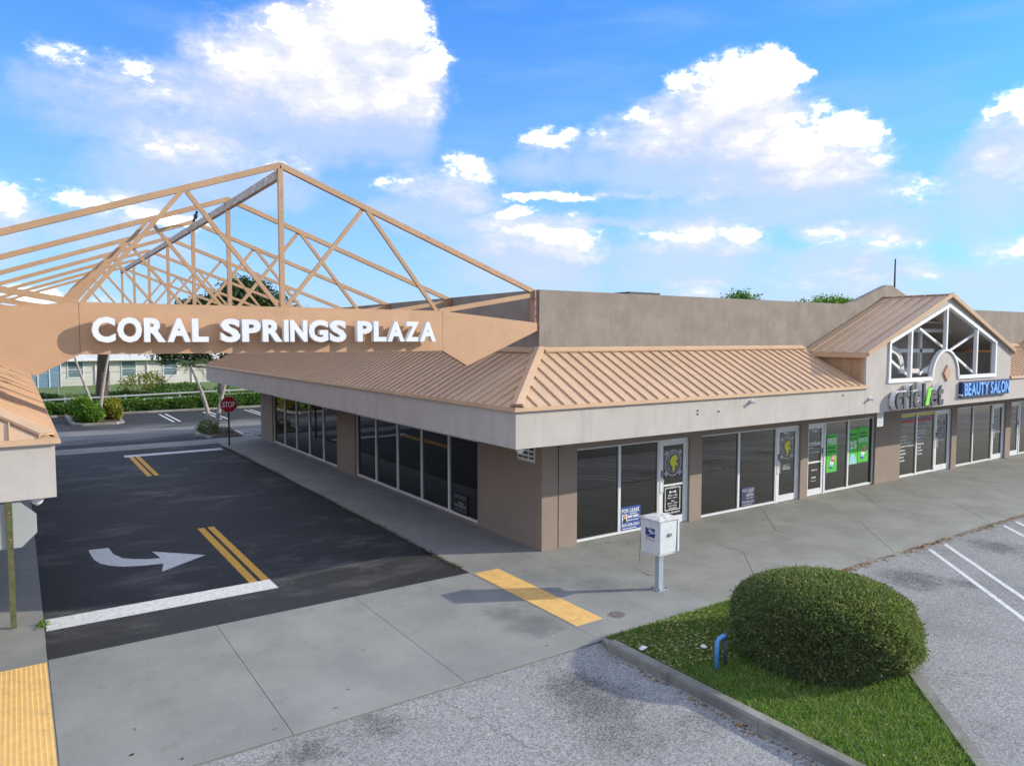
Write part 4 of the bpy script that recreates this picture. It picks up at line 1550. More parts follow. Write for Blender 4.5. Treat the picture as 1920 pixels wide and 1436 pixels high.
def wallcam(x, z, label):
    t = thing('security_camera', (x, -OV, z), label, 'camera', 'small security cameras under the eaves')
    MB().tube([(x, -OV - .004, z), (x, -OV - .05, z)], .05, 10).build('base', 'camera_white', t)
    MB().tube([(x, -OV - .05, z), (x - .01, -OV - .07, z - .01), (x - .03, -OV - .13, z - .03)], [.025, .04, .04], 10).build('body', 'camera_white', t)


wallcam(4.96, 3.44, 'tiny white camera on the front fascia, just under the eave')
wallcam(10.25, 3.27, 'tiny white camera on the fascia left of the cricket sign')


# ------------------------------------------------------------------ prints on the glass
def poster(name, cat, label, x0, x1, z0, z1, mat, y=-.020, slope=0.0, group=None):
    t = thing(name, (x0, y, z0), label, cat, group)
    MB().box(x0, x1, y, y + .005, z0, z1).build('sheet', mat, t)
    return t


def words(t, name, mat, items, y):
    m = MB()
    for s, x0, z0, w_, h in items:
        text_add(m, s, front(y), x0, z0, w_, h, 0.0, .02)
    o = m.build(name, mat, t)
    o['kind'] = 'stuff'
    return o


def lease(x0, z0, w_, h, mat, label, y=-.020, bright=True, agent=True):
    t = poster('lease_sign', 'poster', label, x0, x0 + w_, z0, z0 + h, mat, y, group='for lease posters in the windows')
    wm = 'sign_white' if bright else 'emblem_grey'
    m = MB()
    F = front(y - .002)
    for s, a, b, c, d in (('FOR LEASE', .07, .74, .86, .17), ('954-558-3251', .06, .14, .88, .13)):
        text_add(m, s, F, x0 + a * w_, z0 + b * h, c * w_, d * h, 0, .02)
    for a, b, c, d in ((.46, .655, .36, .045), (.36, .50, .24, .11), (.63, .50, .27, .11), (.36, .38, .25, .045), (.64, .38, .26, .045), (.10, .04, .7, .04)):
        n = max(3, int(c / .05))
        for i in range(n):
            u0 = x0 + (a + c * i / n) * w_
            m.quad(F(u0, z0 + b * h, 0), F(u0 + c / n * w_ * .78, z0 + b * h, 0), F(u0 + c / n * w_ * .78, z0 + (b + d) * h, 0), F(u0, z0 + (b + d) * h, 0))
    m.build('lettering', wm, t)['kind'] = 'stuff'
    if agent:
        MB().prism([(x0 + .08 * w_, z0 + .31 * h), (x0 + .33 * w_, z0 + .31 * h), (x0 + .33 * w_, z0 + .68 * h), (x0 + .08 * w_, z0 + .68 * h)], F, 0, .001).build('portrait', 'sign_white', t)
        c = x0 + .205 * w_
        F2, F3 = front(y - .004), front(y - .006)
        MB().prism([(c + .085 * w_ * math.cos(a), z0 + .56 * h + .10 * h * math.sin(a)) for a in np.linspace(0, 6.0, 12)], F2, 0, .001).build('hair', 'poster_hair', t)
        MB().prism([(c + .05 * w_ * math.cos(a), z0 + .56 * h + .07 * h * math.sin(a)) for a in np.linspace(0, 6.0, 12)], F3, 0, .001).build('face', 'poster_skin', t)
        MB().prism([(c - .11 * w_, z0 + .315 * h), (c + .11 * w_, z0 + .315 * h), (c + .07 * w_, z0 + .47 * h), (c - .07 * w_, z0 + .47 * h)], F2, 0, .001).build('jacket', 'poster_black', t)
    return t


lease(2.57, .085, .70, .60, 'poster_blue', 'bright blue FOR LEASE poster with a portrait, in the window behind the mailbox')
lease(7.31, .10, .60, .55, 'poster_navy', 'faded dark FOR LEASE poster low in the window of the second shop', bright=False, agent=False)
t = thing('lease_sign', (.10, 3.8, .1), 'barely readable dark FOR LEASE poster in the last side window', 'poster', 'for lease posters in the windows')
MB().box(.092, .098, 3.44, 4.22, .08, .66).build('sheet', 'poster_black', t)
m = MB()
W_ = westward(.090)
text_add(m, 'FOR LEASE', W_, -4.18, .52, .66, .09, 0, .01)
text_add(m, '954-558-3251', W_, -4.12, .16, .62, .07, 0, .01)
for u, z, w_ in ((-4.16, .28, .16), (-3.96, .36, .30), (-3.96, .28, .42)):
    m.quad(W_(u, z, 0), W_(u + w_, z, 0), W_(u + w_, z + .06, 0), W_(u, z + .06, 0))
m.build('lettering', 'print_grey', t)['kind'] = 'stuff'


def phone_art(t, cx, cz, s, y):
    """tilted stack of handset shapes printed on a poster"""
    for i, (dx, dz, mat) in enumerate(((-.10, -.20, 'poster_blue'), (-.07, -.10, 'poster_cyan'), (-.02, 0, 'sign_white'), (.03, .10, 'poster_red'), (.07, .18, 'poster_skin'))):
        q = [(-.15, -.09), (.12, -.12), (.16, .08), (-.11, .11)]
        MB().prism([(cx + (dx + a) * s, cz + (dz + b) * s) for a, b in q], front(y - .001 * (i + 1)), 0, .0005).build('handset', mat, t)


t = poster('window_poster', 'poster', 'tall green FREE poster left of the mullion in the third shop', 11.50, 12.08, .66, 1.90, 'poster_green', group='green window posters')
words(t, 'lettering', 'sign_white', [('FREE', 11.53, 1.57, .52, .20)], -.023)
words(t, 'small_print', 'poster_black', [('Switch &', 11.57, 1.42, .38, .09), ('connect to', 11.54, 1.30, .46, .08), ('smartphone', 11.53, 1.79, .5, .06)], -.023)
phone_art(t, 11.82, 1.0, .75, -.021)
t = poster('window_poster', 'poster', 'green 25 poster right of the mullion in the third shop', 12.74, 13.27, .80, 1.99, 'poster_green', group='green window posters')
words(t, 'lettering', 'sign_white', [('25', 12.82, 1.32, .38, .25)], -.023)
words(t, 'small_print', 'poster_black', [('Unlimited', 12.78, 1.76, .42, .08), ('data & more', 12.77, 1.64, .45, .07)], -.023)
MB().prism([(13.0 + .22 * math.cos(a), .81 + .34 * math.sin(a)) for a in np.linspace(0, math.pi, 14)], front(-.0215), 0, .001).build('bubble', 'poster_cyan', t)
t = poster('window_poster', 'poster', 'green GRATIS poster at the right side of the third shop window', 13.29, 13.92, .82, 2.02, 'poster_green', group='green window posters')
words(t, 'lettering', 'sign_white', [('GRATIS', 13.32, 1.50, .56, .15)], -.023)
words(t, 'small_print', 'poster_black', [('Unete a', 13.40, 1.78, .38, .08), ('conectate', 13.37, 1.67, .45, .07)], -.023)
phone_art(t, 13.62, 1.17, .75, -.021)


def emblem(x, z, r, label):
    t = thing('door_emblem', (x, -.01, z), label, 'emblem', 'round emblems on the shop doors')
    y = -.0075
    ring = MB()
    for r0, r1 in ((.90, 1.0), (.70, .74)):
        for i in range(28):
            a0, a1 = 2 * math.pi * i / 28, 2 * math.pi * (i + 1) / 28
            F = front(y)
            ring.quad(*[F(x + r * .86 * q * math.cos(a), z + r * q * math.sin(a), 0) for q, a in ((r0, a0), (r1, a0), (r1, a1), (r0, a1))])
    for a in (.785, 2.356, 3.927, 5.498):
        ca, sa = math.cos(a), math.sin(a)
        F = front(y - .001)
        ring.quad(*[F(x + r * (u * ca - v * sa) * .95, z + r * (u * sa + v * ca), 0) for u, v in ((.95, -.14), (1.22, -.2), (1.22, .2), (.95, .14))])
    for i in range(9):
        a = .9 + i * .18
        F = front(y)
        ring.quad(*[F(x + r * .86 * q * math.cos(b), z + r * q * math.sin(b), 0) for q, b in ((.77, a), (.86, a), (.86, a + .1), (.77, a + .1))])
    ring.build('ring', 'emblem_grey', t)
    head = [(-.30, .30), (-.05, .52), (.30, .58), (.52, .40), (.50, .18), (.24, .10), (.50, -.02), (.52, -.22), (.26, -.20), (.20, -.50), (.02, -.78), (-.06, -.50), (-.04, -.28), (-.26, -.12), (-.36, .08)]
    MB().prism([(x + a * r * .9, z + b * r) for a, b in head[::-1]], front(y), 0, .001).build('horse_head', 'emblem_yellow', t)
    mane = MB()
    for i in range(6):
        a = 2.3 + i * .32
        F = front(y)
        mane.add([F(x + r * .42 * math.cos(a), z + r * .45 * math.sin(a), 0), F(x + r * .66 * math.cos(a + .05), z + r * .68 * math.sin(a + .05), 0), F(x + r * .66 * math.cos(a + .2), z + r * .68 * math.sin(a + .2), 0)], [(0, 1, 2)])
    mane.build('mane', 'emblem_grey', t)


emblem(4.47, 1.66, .36, 'round emblem with a yellow horse head on the first shop door')
emblem(9.43, 1.66, .36, 'round emblem with a yellow horse head on the second shop door')

t = thing('door_lettering', (4.47, -.01, .8), 'white opening hours box printed on the first shop door', 'lettering')
m = MB()
F = front(-.0075)
for u0, u1, z0, z1 in ((4.18, 4.76, .98, 1.0), (4.18, 4.76, .38, .40), (4.18, 4.20, .4, .98), (4.74, 4.76, .4, .98)):
    m.quad(F(u0, z0, 0), F(u1, z0, 0), F(u1, z1, 0), F(u0, z1, 0))
m.build('box', 'sign_white', t)
words(t, 'lettering', 'sign_white', [('HOURS', 4.36, .965, .22, .06), ('Mon - Fri', 4.30, .76, .34, .05), ('9am - 6pm', 4.28, .69, .36, .045), ('Sat', 4.42, .61, .12, .04), ('10am - 4pm', 4.28, .545, .38, .045),
                                     ('Sunday', 4.30, .48, .34, .04), ('Closed', 4.32, .42, .3, .04), ('(754) 253-6579', 4.19, .27, .56, .07)], -.0075)
m = MB()
m.box(4.38, 4.56, -.0085, -.0075, .865, .885)
m.ball((4.37, -.008, .875), .03, .002, .035, 8, 4)
m.ball((4.57, -.008, .875), .03, .002, .035, 8, 4)
m.build('bone', 'sign_white', t)
t = thing('door_lettering', (9.43, -.01, 2), 'shop number 7911 and a small panel on the second shop door', 'lettering')
words(t, 'lettering', 'sign_white', [('7911', 9.25, 2.05, .32, .085)], -.0075)
m = MB()
F = front(-.0075)
for i in range(4):
    for j in range(5):
        m.quad(F(9.24 + j * .075, 1.12 - .045 * i, 0), F(9.30 + j * .075, 1.12 - .045 * i, 0), F(9.30 + j * .075, 1.15 - .045 * i, 0), F(9.24 + j * .075, 1.15 - .045 * i, 0))
m.build('panel', 'emblem_grey', t)
t = thing('door_lettering', (10.85, -.01, 2), 'white number 7909 and cricket lettering on the third shop door', 'lettering')
words(t, 'lettering', 'sign_white', [('7909', 10.70, 2.02, .30, .085), ('cricket', 10.55, 1.60, .64, .15), ('wireless', 10.55, 1.52, .26, .045), ('Authorized Retailer', 10.54, 1.37, .58, .04), ('OPEN', 10.72, .55, .24, .06), ('Welcome', 10.70, .80, .32, .05), ('Thank you', 10.70, .45, .26, .04)], -.0075)

# striped salon decals in the fourth shop
t = thing('window_decal', (16.9, -.02, 2.2), 'yellow, navy and red band across the top of the fourth shop window', 'decal')
for z0, z1, mat in ((2.17, 2.27, 'poster_yellow'), (2.06, 2.17, 'poster_navy'), (1.97, 2.06, 'poster_red')):
    for a, b in ((15.86, 16.99), (17.11, 18.30)):
        MB().box(a, b, -.018, -.013, z0, z1).build('band', mat, t)
words(t, 'lettering', 'emblem_grey', [('PROFESSIONAL HAIR', 15.92, 2.08, 1.0, .07), ('BEAUTY & NAILS', 17.18, 2.08, 1.0, .07)], -.019)
t = thing('window_decal', (16.9, -.02, 1.2), 'two columns of white service names on the fourth shop window', 'decal')
its = []
for i, s in enumerate(('Haircut', 'Manicure', 'Nail Designs', 'Facial & Waxing', 'Colors', 'Keratin', 'Perms', 'Braids')):
    its.append((s, 15.90, 1.46 - i * .125, .07 * len(s), .075))
for i, s in enumerate(('Hair Color', 'Highlights', 'Blow out', 'Updos', 'Pedicure', 'Wash', 'Styling', 'Makeup')):
    its.append((s, 17.20, 1.60 - i * .125, .055 * len(s), .075))
words(t, 'lettering', 'sign_white', its, -.012)
words(t, 'phone_number', 'emblem_grey', [('754-222-0908', 17.2, 1.80, .75, .13)], -.012)
t = thing('window_decal', (18.95, -.01, 1.6), 'grey printed portrait decal on the fourth shop door', 'decal')
m = MB()
F = front(-.0075)
for i in range(7):
    for j in range(5):
        if (i * 3 + j * 5) % 4:
            u, z = 18.60 + j * .14, 1.15 + i * .11
            m.quad(F(u, z, 0), F(u + .13, z, 0), F(u + .13, z + .09, 0), F(u, z + .09, 0))
m.build('picture', 'print_grey', t)
words(t, 'lettering', 'emblem_grey', [('OPEN', 18.68, 1.98, .5, .12), ('7907', 18.8, 2.12, .3, .05)], -.0085)
t = thing('window_decal', (23.55, -.01, 1.5), 'pale grey lettering on the fifth shop door', 'decal')
words(t, 'lettering', 'emblem_grey', [('7905', 23.4, 2.0, .35, .07), ('BEAUTY', 23.3, 1.72, .5, .12), ('SALON', 23.3, 1.50, .5, .12), ('WALK INS', 23.25, 1.25, .6, .09), ('WELCOME', 23.25, 1.1, .6, .09)], -.0085)
t = thing('window_decal', (25.1, -.01, 1.5), 'pale lettering on the shop door at the right picture edge', 'decal')
words(t, 'lettering', 'emblem_grey', [('7903', 24.85, 2.0, .35, .09), ('HOURS', 24.85, 1.72, .45, .08), ('9am-6pm', 24.85, 1.58, .45, .07)], -.0085)

# ------------------------------------------------------------------ mailbox
mx, my = .42, -3.50
t = thing('mailbox', (mx, my, 0), 'white metal collection mailbox on a grey post by the yellow strip', 'mailbox')
MB().box(mx - .13, mx + .11, my - .12, my + .10, 0, .015).build('base_plate', 'mail_post', t)
bl = MB()
for dx, dy in ((-.11, -.10), (.09, -.10), (-.11, .08), (.09, .08)):
    bl.tube([(mx + dx, my + dy, .01), (mx + dx, my + dy, .04)], .014, 6)
bl.build('bolts', 'dark_metal', t)
MB().box(mx - .065, mx + .055, my - .055, my + .055, .015, .76).build('post', 'mail_post', t)
T = .26
Q = .20
bw = MB()
vs = [(mx - T, my - T + .02, .76), (mx + Q, my - T + .02, .76), (mx + Q, my + T - .02, .76), (mx - T, my + T - .02, .76),
      (mx - T - .02, my - T, 1.44), (mx + Q + .06, my - T, 1.44), (mx + Q + .06, my + T, 1.44), (mx - T - .02, my + T, 1.44)]
bw.add(vs, [(0, 3, 2, 1), (4, 5, 6, 7), (0, 1, 5, 4), (1, 2, 6, 5), (2, 3, 7, 6), (3, 0, 4, 7)])
bw.build('box', 'mail_white', t)
rf = MB()
a, b, c, d = mx - T - .05, mx + Q + .10, my - T - .03, my + T + .03
rf.add([(a, c, 1.442), (b, c, 1.442), (b, d, 1.442), (a, d, 1.442), (a, c, 1.465), (b, c, 1.465), (b, d, 1.465), (a, d, 1.465), (mx - .12, my - .12, 1.50), (mx + .10, my - .12, 1.50), (mx + .10, my + .14, 1.50), (mx - .12, my + .14, 1.50)],
       [(0, 3, 2, 1), (0, 1, 5, 4), (1, 2, 6, 5), (2, 3, 7, 6), (3, 0, 4, 7), (4, 5, 9, 8), (5, 6, 10, 9), (6, 7, 11, 10), (7, 4, 8, 11), (8, 9, 10, 11)])
rf.build('lid', 'mail_grime', t)
MB().add([(mx - T + .03, my - T - .002, .80), (mx + Q - .03, my - T - .002, .80), (mx + Q - .0, my - T - .012, 1.41), (mx - T + .02, my - T - .012, 1.41),
          (mx - T + .03, my - T + .02, .80), (mx + Q - .03, my - T + .02, .80), (mx + Q - .0, my - T + .004, 1.41), (mx - T + .02, my - T + .004, 1.41)],
         [(0, 1, 2, 3), (0, 4, 5, 1), (1, 5, 6, 2), (2, 6, 7, 3), (3, 7, 4, 0)]).build('door', 'mail_white', t)
MB().box(mx - .05, mx + .03, my - T - .035, my - T - .008, 1.13, 1.19).build('lock', 'print_grey', t)
for s in (-1, 1):
    MB().box(mx - T - .012 if s < 0 else mx + Q + .01, mx - T + .01 if s < 0 else mx + Q + .055, my - T - .022, my - T + .03, .80, 1.43).build('side_flange', 'mail_white', t)


def mail_plane(u, v, d):        # the left face, leaning slightly outward
    return (mx - T - .02 * (v - .76) / .68 - .004 - d, my - u, v)


lg = MB()
P4 = lambda u0, v0, u1, v1, d: [mail_plane(u0, v0, d), mail_plane(u1, v0, d), mail_plane(u1, v1, d), mail_plane(u0, v1, d)]
MB().quad(*P4(-.12, 1.10, .14, 1.28, 0)).build('emblem', 'mail_blue', t)
m = MB()
m.add([mail_plane(u, v, .002) for u, v in ((-.12, 1.28), (-.04, 1.28), (.12, 1.19), (-.10, 1.125), (-.11, 1.11), (.14, 1.195), (.14, 1.22))], [(0, 1, 6), (6, 5, 4), (4, 3, 5)])
m.add([mail_plane(u, v, .003) for u, v in ((-.06, 1.225), (.02, 1.235), (.105, 1.195), (.02, 1.19))], [(0, 1, 2, 3)])
m.build('eagle', 'sign_white', t)
m = MB()
text_add(m, 'UNITED STATES', lambda u, v, d: mail_plane(u, v, .001), -.12, 1.06, .26, .022)
text_add(m, 'POSTAL SERVICE', lambda u, v, d: mail_plane(u, v, .001), -.12, 1.028, .26, .022)
m.build('lettering', 'poster_red', t)['kind'] = 'stuff'


# ------------------------------------------------------------------ stop signs
def octagon(r):
    return [(r * math.cos(math.pi / 8 + k * math.pi / 4), r * math.sin(math.pi / 8 + k * math.pi / 4)) for k in range(8)]


sx, sy = -1.95, 21.72
t = thing('stop_sign', (sx, sy, 0), 'red octagonal STOP sign on a black pole at the far end of the driveway', 'stop sign', 'stop signs at the two ends of the driveway')
MB().tube([(sx, sy, -.02), (sx, sy, 2.2)], .04, 8).build('pole', 'dark_metal', t)
MB().prism([(sx + u, 1.92 + v) for u, v in octagon(.405)], front(sy - .05), 0, .004).build('border', 'sign_white', t)
MB().prism([(sx + u, 1.92 + v) for u, v in octagon(.385)], front(sy - .055), 0, .003).build('panel', 'sign_red', t)
m = MB()
text_add(m, 'STOP', front(sy - .060), sx - .28, 1.79, .56, .26, 0, .02)
m.build('lettering', 'sign_white', t)['kind'] = 'stuff'

sx, sy = -10.26, 1.31
t = thing('stop_sign', (sx, sy, 0), 'grey back of a stop sign on a greenish post at the left edge', 'stop sign', 'stop signs at the two ends of the driveway')
m = MB()
m.box(sx - .045, sx + .045, sy - .022, sy - .014, -.02, 2.45)
m.box(sx - .045, sx - .037, sy - .014, sy + .016, -.02, 2.45)
m.box(sx + .037, sx + .045, sy - .014, sy + .016, -.02, 2.45)
m.build('post', 'channel_green', t)
MB().prism([(sx + u, 1.78 + v) for u, v in octagon(.425)], front(sy + .03), 0, .008).build('back_plate', 'sign_back', t)
MB().prism([(sx + u, 1.78 + v) for u, v in octagon(.42)], front(sy + .033), 0, .002).build('panel', 'sign_red', t)
m = MB()
for z in (1.55, 2.02):
    m.tube([(sx, sy - .03, z), (sx, sy - .012, z)], .014, 6)
m.build('bolts', 'galvanised', t)

# ------------------------------------------------------------------ roof-top things
t = thing('rooftop_unit', (14.4, 12, 4.70), 'flat dark rooftop unit just showing above the parapet', 'air conditioner')
MB().box(13.55, 15.3, 11.4, 12.6, 4.70, 7.05).build('cabinet', 'unit_grey', t)
MB().box(13.45, 15.4, 11.3, 12.7, 7.05, 7.14).build('lid', 'dark_metal', t)
t = thing('mast', (33.8, 10, 4.7), 'thin bare mast rising behind the peaked parapet', 'mast')
MB().tube([(33.76, 10, 4.70), (33.76, 10, 8.0), (33.76, 10, 9.75)], [.07, .055, .04], 8).build('pole', 'dark_metal', t)
MB().box(33.6, 33.9, 9.85, 10.15, 4.7, 4.8).build('foot', 'dark_metal', t)

# ================================================================== BEHIND THE PLAZA
rk = struct(MB().box(-60, 80, 40.62, 41.4, -.1, .04).build('rear_verge', 'soil'))
kerb(rk, [(12.0, 40.55), (-4.2, 40.55)][::-1], .16, .10, seg=2.7)
kerb(rk, [(-22, 40.55), (-8.0, 40.55)], .16, .10, seg=2.8)
bank = struct(MB().add([(-200, 41.35, -.02), (200, 41.35, -.02), (200, 60, .05), (-200, 60, .05), (200, 200, .05), (-200, 200, .05)], [(0, 1, 2, 3), (3, 2, 4, 5)]).build('grass_bank', 'far_lawn'))

# planting islands in the rear lot
ia = island([(-7.5, 40.5), (-7.45, 35.1), (-7.0, 34.55), (-5.3, 34.45), (-4.85, 35.0), (-4.75, 38.3), (-4.2, 40.5)], [[(-4.2, 40.5), (-4.72, 38.3), (-4.82, 34.95), (-5.3, 34.35), (-7.0, 34.45), (-7.52, 35.05), (-7.6, 40.5)][::-1]], 'soil', .05, .2)
ib = island([(-2.35, 27.5), (-2.45, 26.2), (-2.1, 24.75), (-.6, 24.75), (-.45, 26.8), (-1.0, 29.5), (-1.9, 29.3)], [[(-1.9, 29.35), (-2.38, 27.6), (-2.5, 26.2), (-2.2, 24.55)]], 'soil', .05, .18)
x, y = scatter([(-7.4, 39.5), (-7.3, 35.1), (-5.3, 34.6), (-4.9, 35.2), (-4.8, 38.3), (-3.0, 40.5)], 1400)
litter('island_mulch', x, y, .07, .10, 'red_mulch', 'reddish mulch around the shrubs of the left rear island')
x, y = scatter([(-2.3, 27.5), (-2.3, 26.2), (-2.0, 24.9), (-.65, 24.9), (-.5, 26.8), (-1.2, 29)], 900)
litter('island_mulch', x, y, .07, .09, 'red_mulch', 'reddish mulch under the forked palms of the rear island')


def shrub(loc, clusters, n, size, mat, label, group=None, ratio=.5, name='shrub', core=True):
    t = thing(name, loc, label, 'shrub', group)
    P, U = blob_points([(loc[0] + c[0], loc[1] + c[1], loc[2] + c[2], c[3], c[4], c[5]) for c in clusters], n)
    P[:, 2] = np.maximum(P[:, 2], loc[2] + .02)
    leaves('foliage', P, size, mat, t, ratio, U, jit=.8)
    m = MB()
    for k in range(5):
        a = 1.26 * k
        c = clusters[k % len(clusters)]
        m.tube([(loc[0] + .05 * math.cos(a), loc[1] + .05 * math.sin(a), loc[2] - .02), (loc[0] + c[0] + .3 * c[3] * math.cos(a), loc[1] + c[1] + .3 * c[4] * math.sin(a), loc[2] + c[2])], [.03, .012], 5)
    m.build('stems', 'bark', t)
    return t


shrub((-6.6, 36.0, .05), [(0, 0, .55, .75, .6, .6), (-.3, .4, .95, .6, .6, .5), (.25, -.35, .4, .55, .5, .4), (-.2, .9, .6, .7, .6, .6)], 5200, .16, 'bright_leaf', 'bright green bushy shrub on the left rear island')
shrub((-5.25, 37.2, .05), [(0, 0, .5, .5, .6, .55), (.15, .4, .85, .4, .4, .4), (.1, -.5, .4, .4, .45, .4)], 3400, .15, 'yellow_leaf', 'yellow-green variegated shrub right of the thin palm trunks')
shrub((-1.5, 26.6, .05), [(-.35, .5, .15, .5, .9, .28), (.2, -.5, .12, .5, .7, .2), (-.1, 1.6, .2, .4, .7, .3)], 2200, .13, 'palm_leaf', 'low grassy ground plants at the foot of the forked palms', ratio=.18)

# clipped hedge plants in front of the guardrail, one by one
HX = [-10.6, -8.9, -7.2, -5.5, -3.8, -2.1, -.4, 1.3, 3.0, 4.7, 6.4]
HL = ['hedge shrub hidden mostly by the left roof corner', 'hedge shrub just right of the left roof edge', 'hedge shrub behind the bright green shrub', 'hedge shrub behind the yellow-green shrub and thin palm trunks',
      'hedge shrub just right of the yellow-green shrub', 'hedge shrub behind the left pair of rear stall lines', 'hedge shrub between the left stall lines and the forked palms', 'hedge shrub behind the left stem of the forked palms',
      'hedge shrub behind the red STOP sign', 'hedge shrub right of the red STOP sign', 'last hedge shrub, beside the corner of the long building']
for i, hx in enumerate(HX):
    dz = .07 * math.sin(i * 2.1) + (.10 if hx > 0 else 0)
    visible = -10 < hx < 6
    shrub((hx, 41.95 + max(0, hx) * .15, 0), [(0, 0, .36, 1.05, .55, .42 + dz * .4), (.5, .1, .52 + dz, .55, .45, .26), (-.5, -.1, .50 + dz, .6, .45, .26)], 3000 if visible else 1200, .17, 'hedge_leaf',
          HL[i], 'hedge shrubs in front of the guardrail', name='hedge_shrub')

# guardrail
t = thing('guardrail', (0, 44.5, 0), 'long double-railed silver guardrail behind the hedge', 'guardrail')
for z in (.60, .92):
    m = MB()
    m.bar((-16, 41.36, z), (30, 52.17, z), .06, .105)
    m.build('rail', 'galvanised', t)
for k in range(-4, 9):
    gy = 41.36 + .235 * (k * 3.7 + 16)
    MB().box(k * 3.7 - .06, k * 3.7 + .06, gy + .04, gy + .16, -.1, 1.02).build('post', 'galvanised', t)

# low plants on the bank
for i, (hx, hy, w_, h_, mt, lb) in enumerate(((-3.6, 50, 2.2, .9, 'palm_leaf', 'dull green bush mass on the grass behind the guardrail, left'), (.9, 52, 2.4, 1.3, 'hedge_leaf', 'wild green bush on the bank behind the guardrail, near the oak'),
                                             (-1.2, 55, 2.0, 2.1, 'yellow_leaf', 'tall reddish-yellow bush before the white house'), (-9.5, 51, 2.5, .8, 'palm_leaf', 'low straggling bush on the bank at the far left'), (6.5, 51, 3, 1.5, 'bright_leaf', 'bright green bush behind the guardrail, right of the oak'),
                                             (11, 50, 3, 1.5, 'hedge_leaf', 'dark bush behind the guardrail, by the corner of the building'))):
    shrub((hx, hy, 0), [(0, 0, h_ * .45, w_, .8, h_ * .5), (w_ * .4, .2, h_ * .6, w_ * .5, .6, h_ * .4)], 1900, .2, mt, lb)
n = 30000
x = RNG.uniform(-30, 30, n)
y = RNG.uniform(45, 60, n)
a = RNG.uniform(0, 6.28, n)
h = RNG.uniform(.1, .4, n)
V = np.zeros((n, 3, 3))
V[:, 0] = np.stack([x - .03 * np.cos(a), y - .03 * np.sin(a), np.zeros(n)], 1)
V[:, 1] = np.stack([x + .03 * np.cos(a), y + .03 * np.sin(a), np.zeros(n)], 1)
V[:, 2] = np.stack([x + RNG.normal(0, .1, n), y + RNG.normal(0, .1, n), h], 1)
o = raw_mesh('bank_grass', V.reshape(-1, 3), np.arange(3 * n).reshape(n, 3), 'palm_leaf')
tag(o, 'rough grass on the bank between guardrail and white house', 'grass', kind='stuff')

# wire fence in front of the house
t = thing('wire_fence', (0, 62, 0), 'thin grey wire fence rail running before the white house', 'fence')
MB().tube([(-40, 62, 1.9), (40, 62, 1.9)], .035, 6).build('rail', 'galvanised', t)
MB().tube([(-40, 62, 1.0), (40, 62, 1.0)], .012, 5).build('wire', 'galvanised', t)
for k in range(-10, 11):
    MB().tube([(k * 4.0 + 1, 62, 0), (k * 4.0 + 1, 62, 1.95)], .035, 6).build('post', 'galvanised', t)

# white house
HY = 74.0
t = thing('white_house', (0, HY, 0), 'long low white house with grey-green windows beyond the canal bank', 'house')
MB().box(-45, 42, HY, HY + 12, -.1, 2.75).build('wall', 'house_wall', t)
rf = MB().add([(-45.6, HY - .7, 2.78), (42.6, HY - .7, 2.78), (42.6, HY + 6, 3.9), (-45.6, HY + 6, 3.9), (42.6, HY + 12.7, 2.78), (-45.6, HY + 12.7, 2.78)], [(0, 1, 2, 3), (3, 2, 4, 5), (0, 3, 5), (1, 4, 2)])
r_ = rf.build('roof', 'house_roof', t)
MB().box(-45.6, 42.6, HY - .74, HY - .70, 2.62, 2.84).build('eave_board', 'house_trim', r_)
for k, xw in enumerate((-5.6, -.70, 3.35, 9.0, 15.0, -17, -24)):
    w_ = 1.3
    f = MB()
    f.box(xw - .08, xw + w_ + .08, HY - .06, HY - .002, .85, .95)
    f.box(xw - .08, xw + w_ + .08, HY - .06, HY - .002, 2.5, 2.6)
    f.box(xw - .08, xw, HY - .06, HY - .002, .95, 2.5)
    f.box(xw + w_, xw + w_ + .08, HY - .06, HY - .002, .95, 2.5)
    f.box(xw, xw + w_, HY - .06, HY - .002, 1.70, 1.76)
    fo = f.build('window', 'house_trim', t)
    MB().box(xw, xw + w_, HY - .03, HY - .002, .95, 1.70).build('pane', 'house_glass', fo)
    MB().box(xw, xw + w_, HY - .03, HY - .002, 1.76, 2.5).build('pane', 'house_glass', fo)
for xw in (-3.2, 1.7, 6.2, 12.2):
    MB().box(xw, xw + .12, HY - .12, HY - .002, 0, 2.7).build('downpipe', 'house_trim', t)
sp = MB().box(-10.2, -6.3, HY - 1.6, HY - .1, 0, 2.5)
so_ = sp.build('screen_porch', 'house_blue', t)
for k in range(5):
    MB().box(-10.25 + k * .97, -10.17 + k * .97, HY - 1.66, HY - 1.6, 0, 2.55).build('screen_post', 'house_trim', so_)


# ------------------------------------------------------------------ trees and palms
def trunk_pts(p0, p1, bend, n=8):
    p0, p1 = Vector(p0), Vector(p1)
    return [p0.lerp(p1, i / (n - 1)) + Vector(bend) * math.sin(math.pi * i / (n - 1)) for i in range(n)]


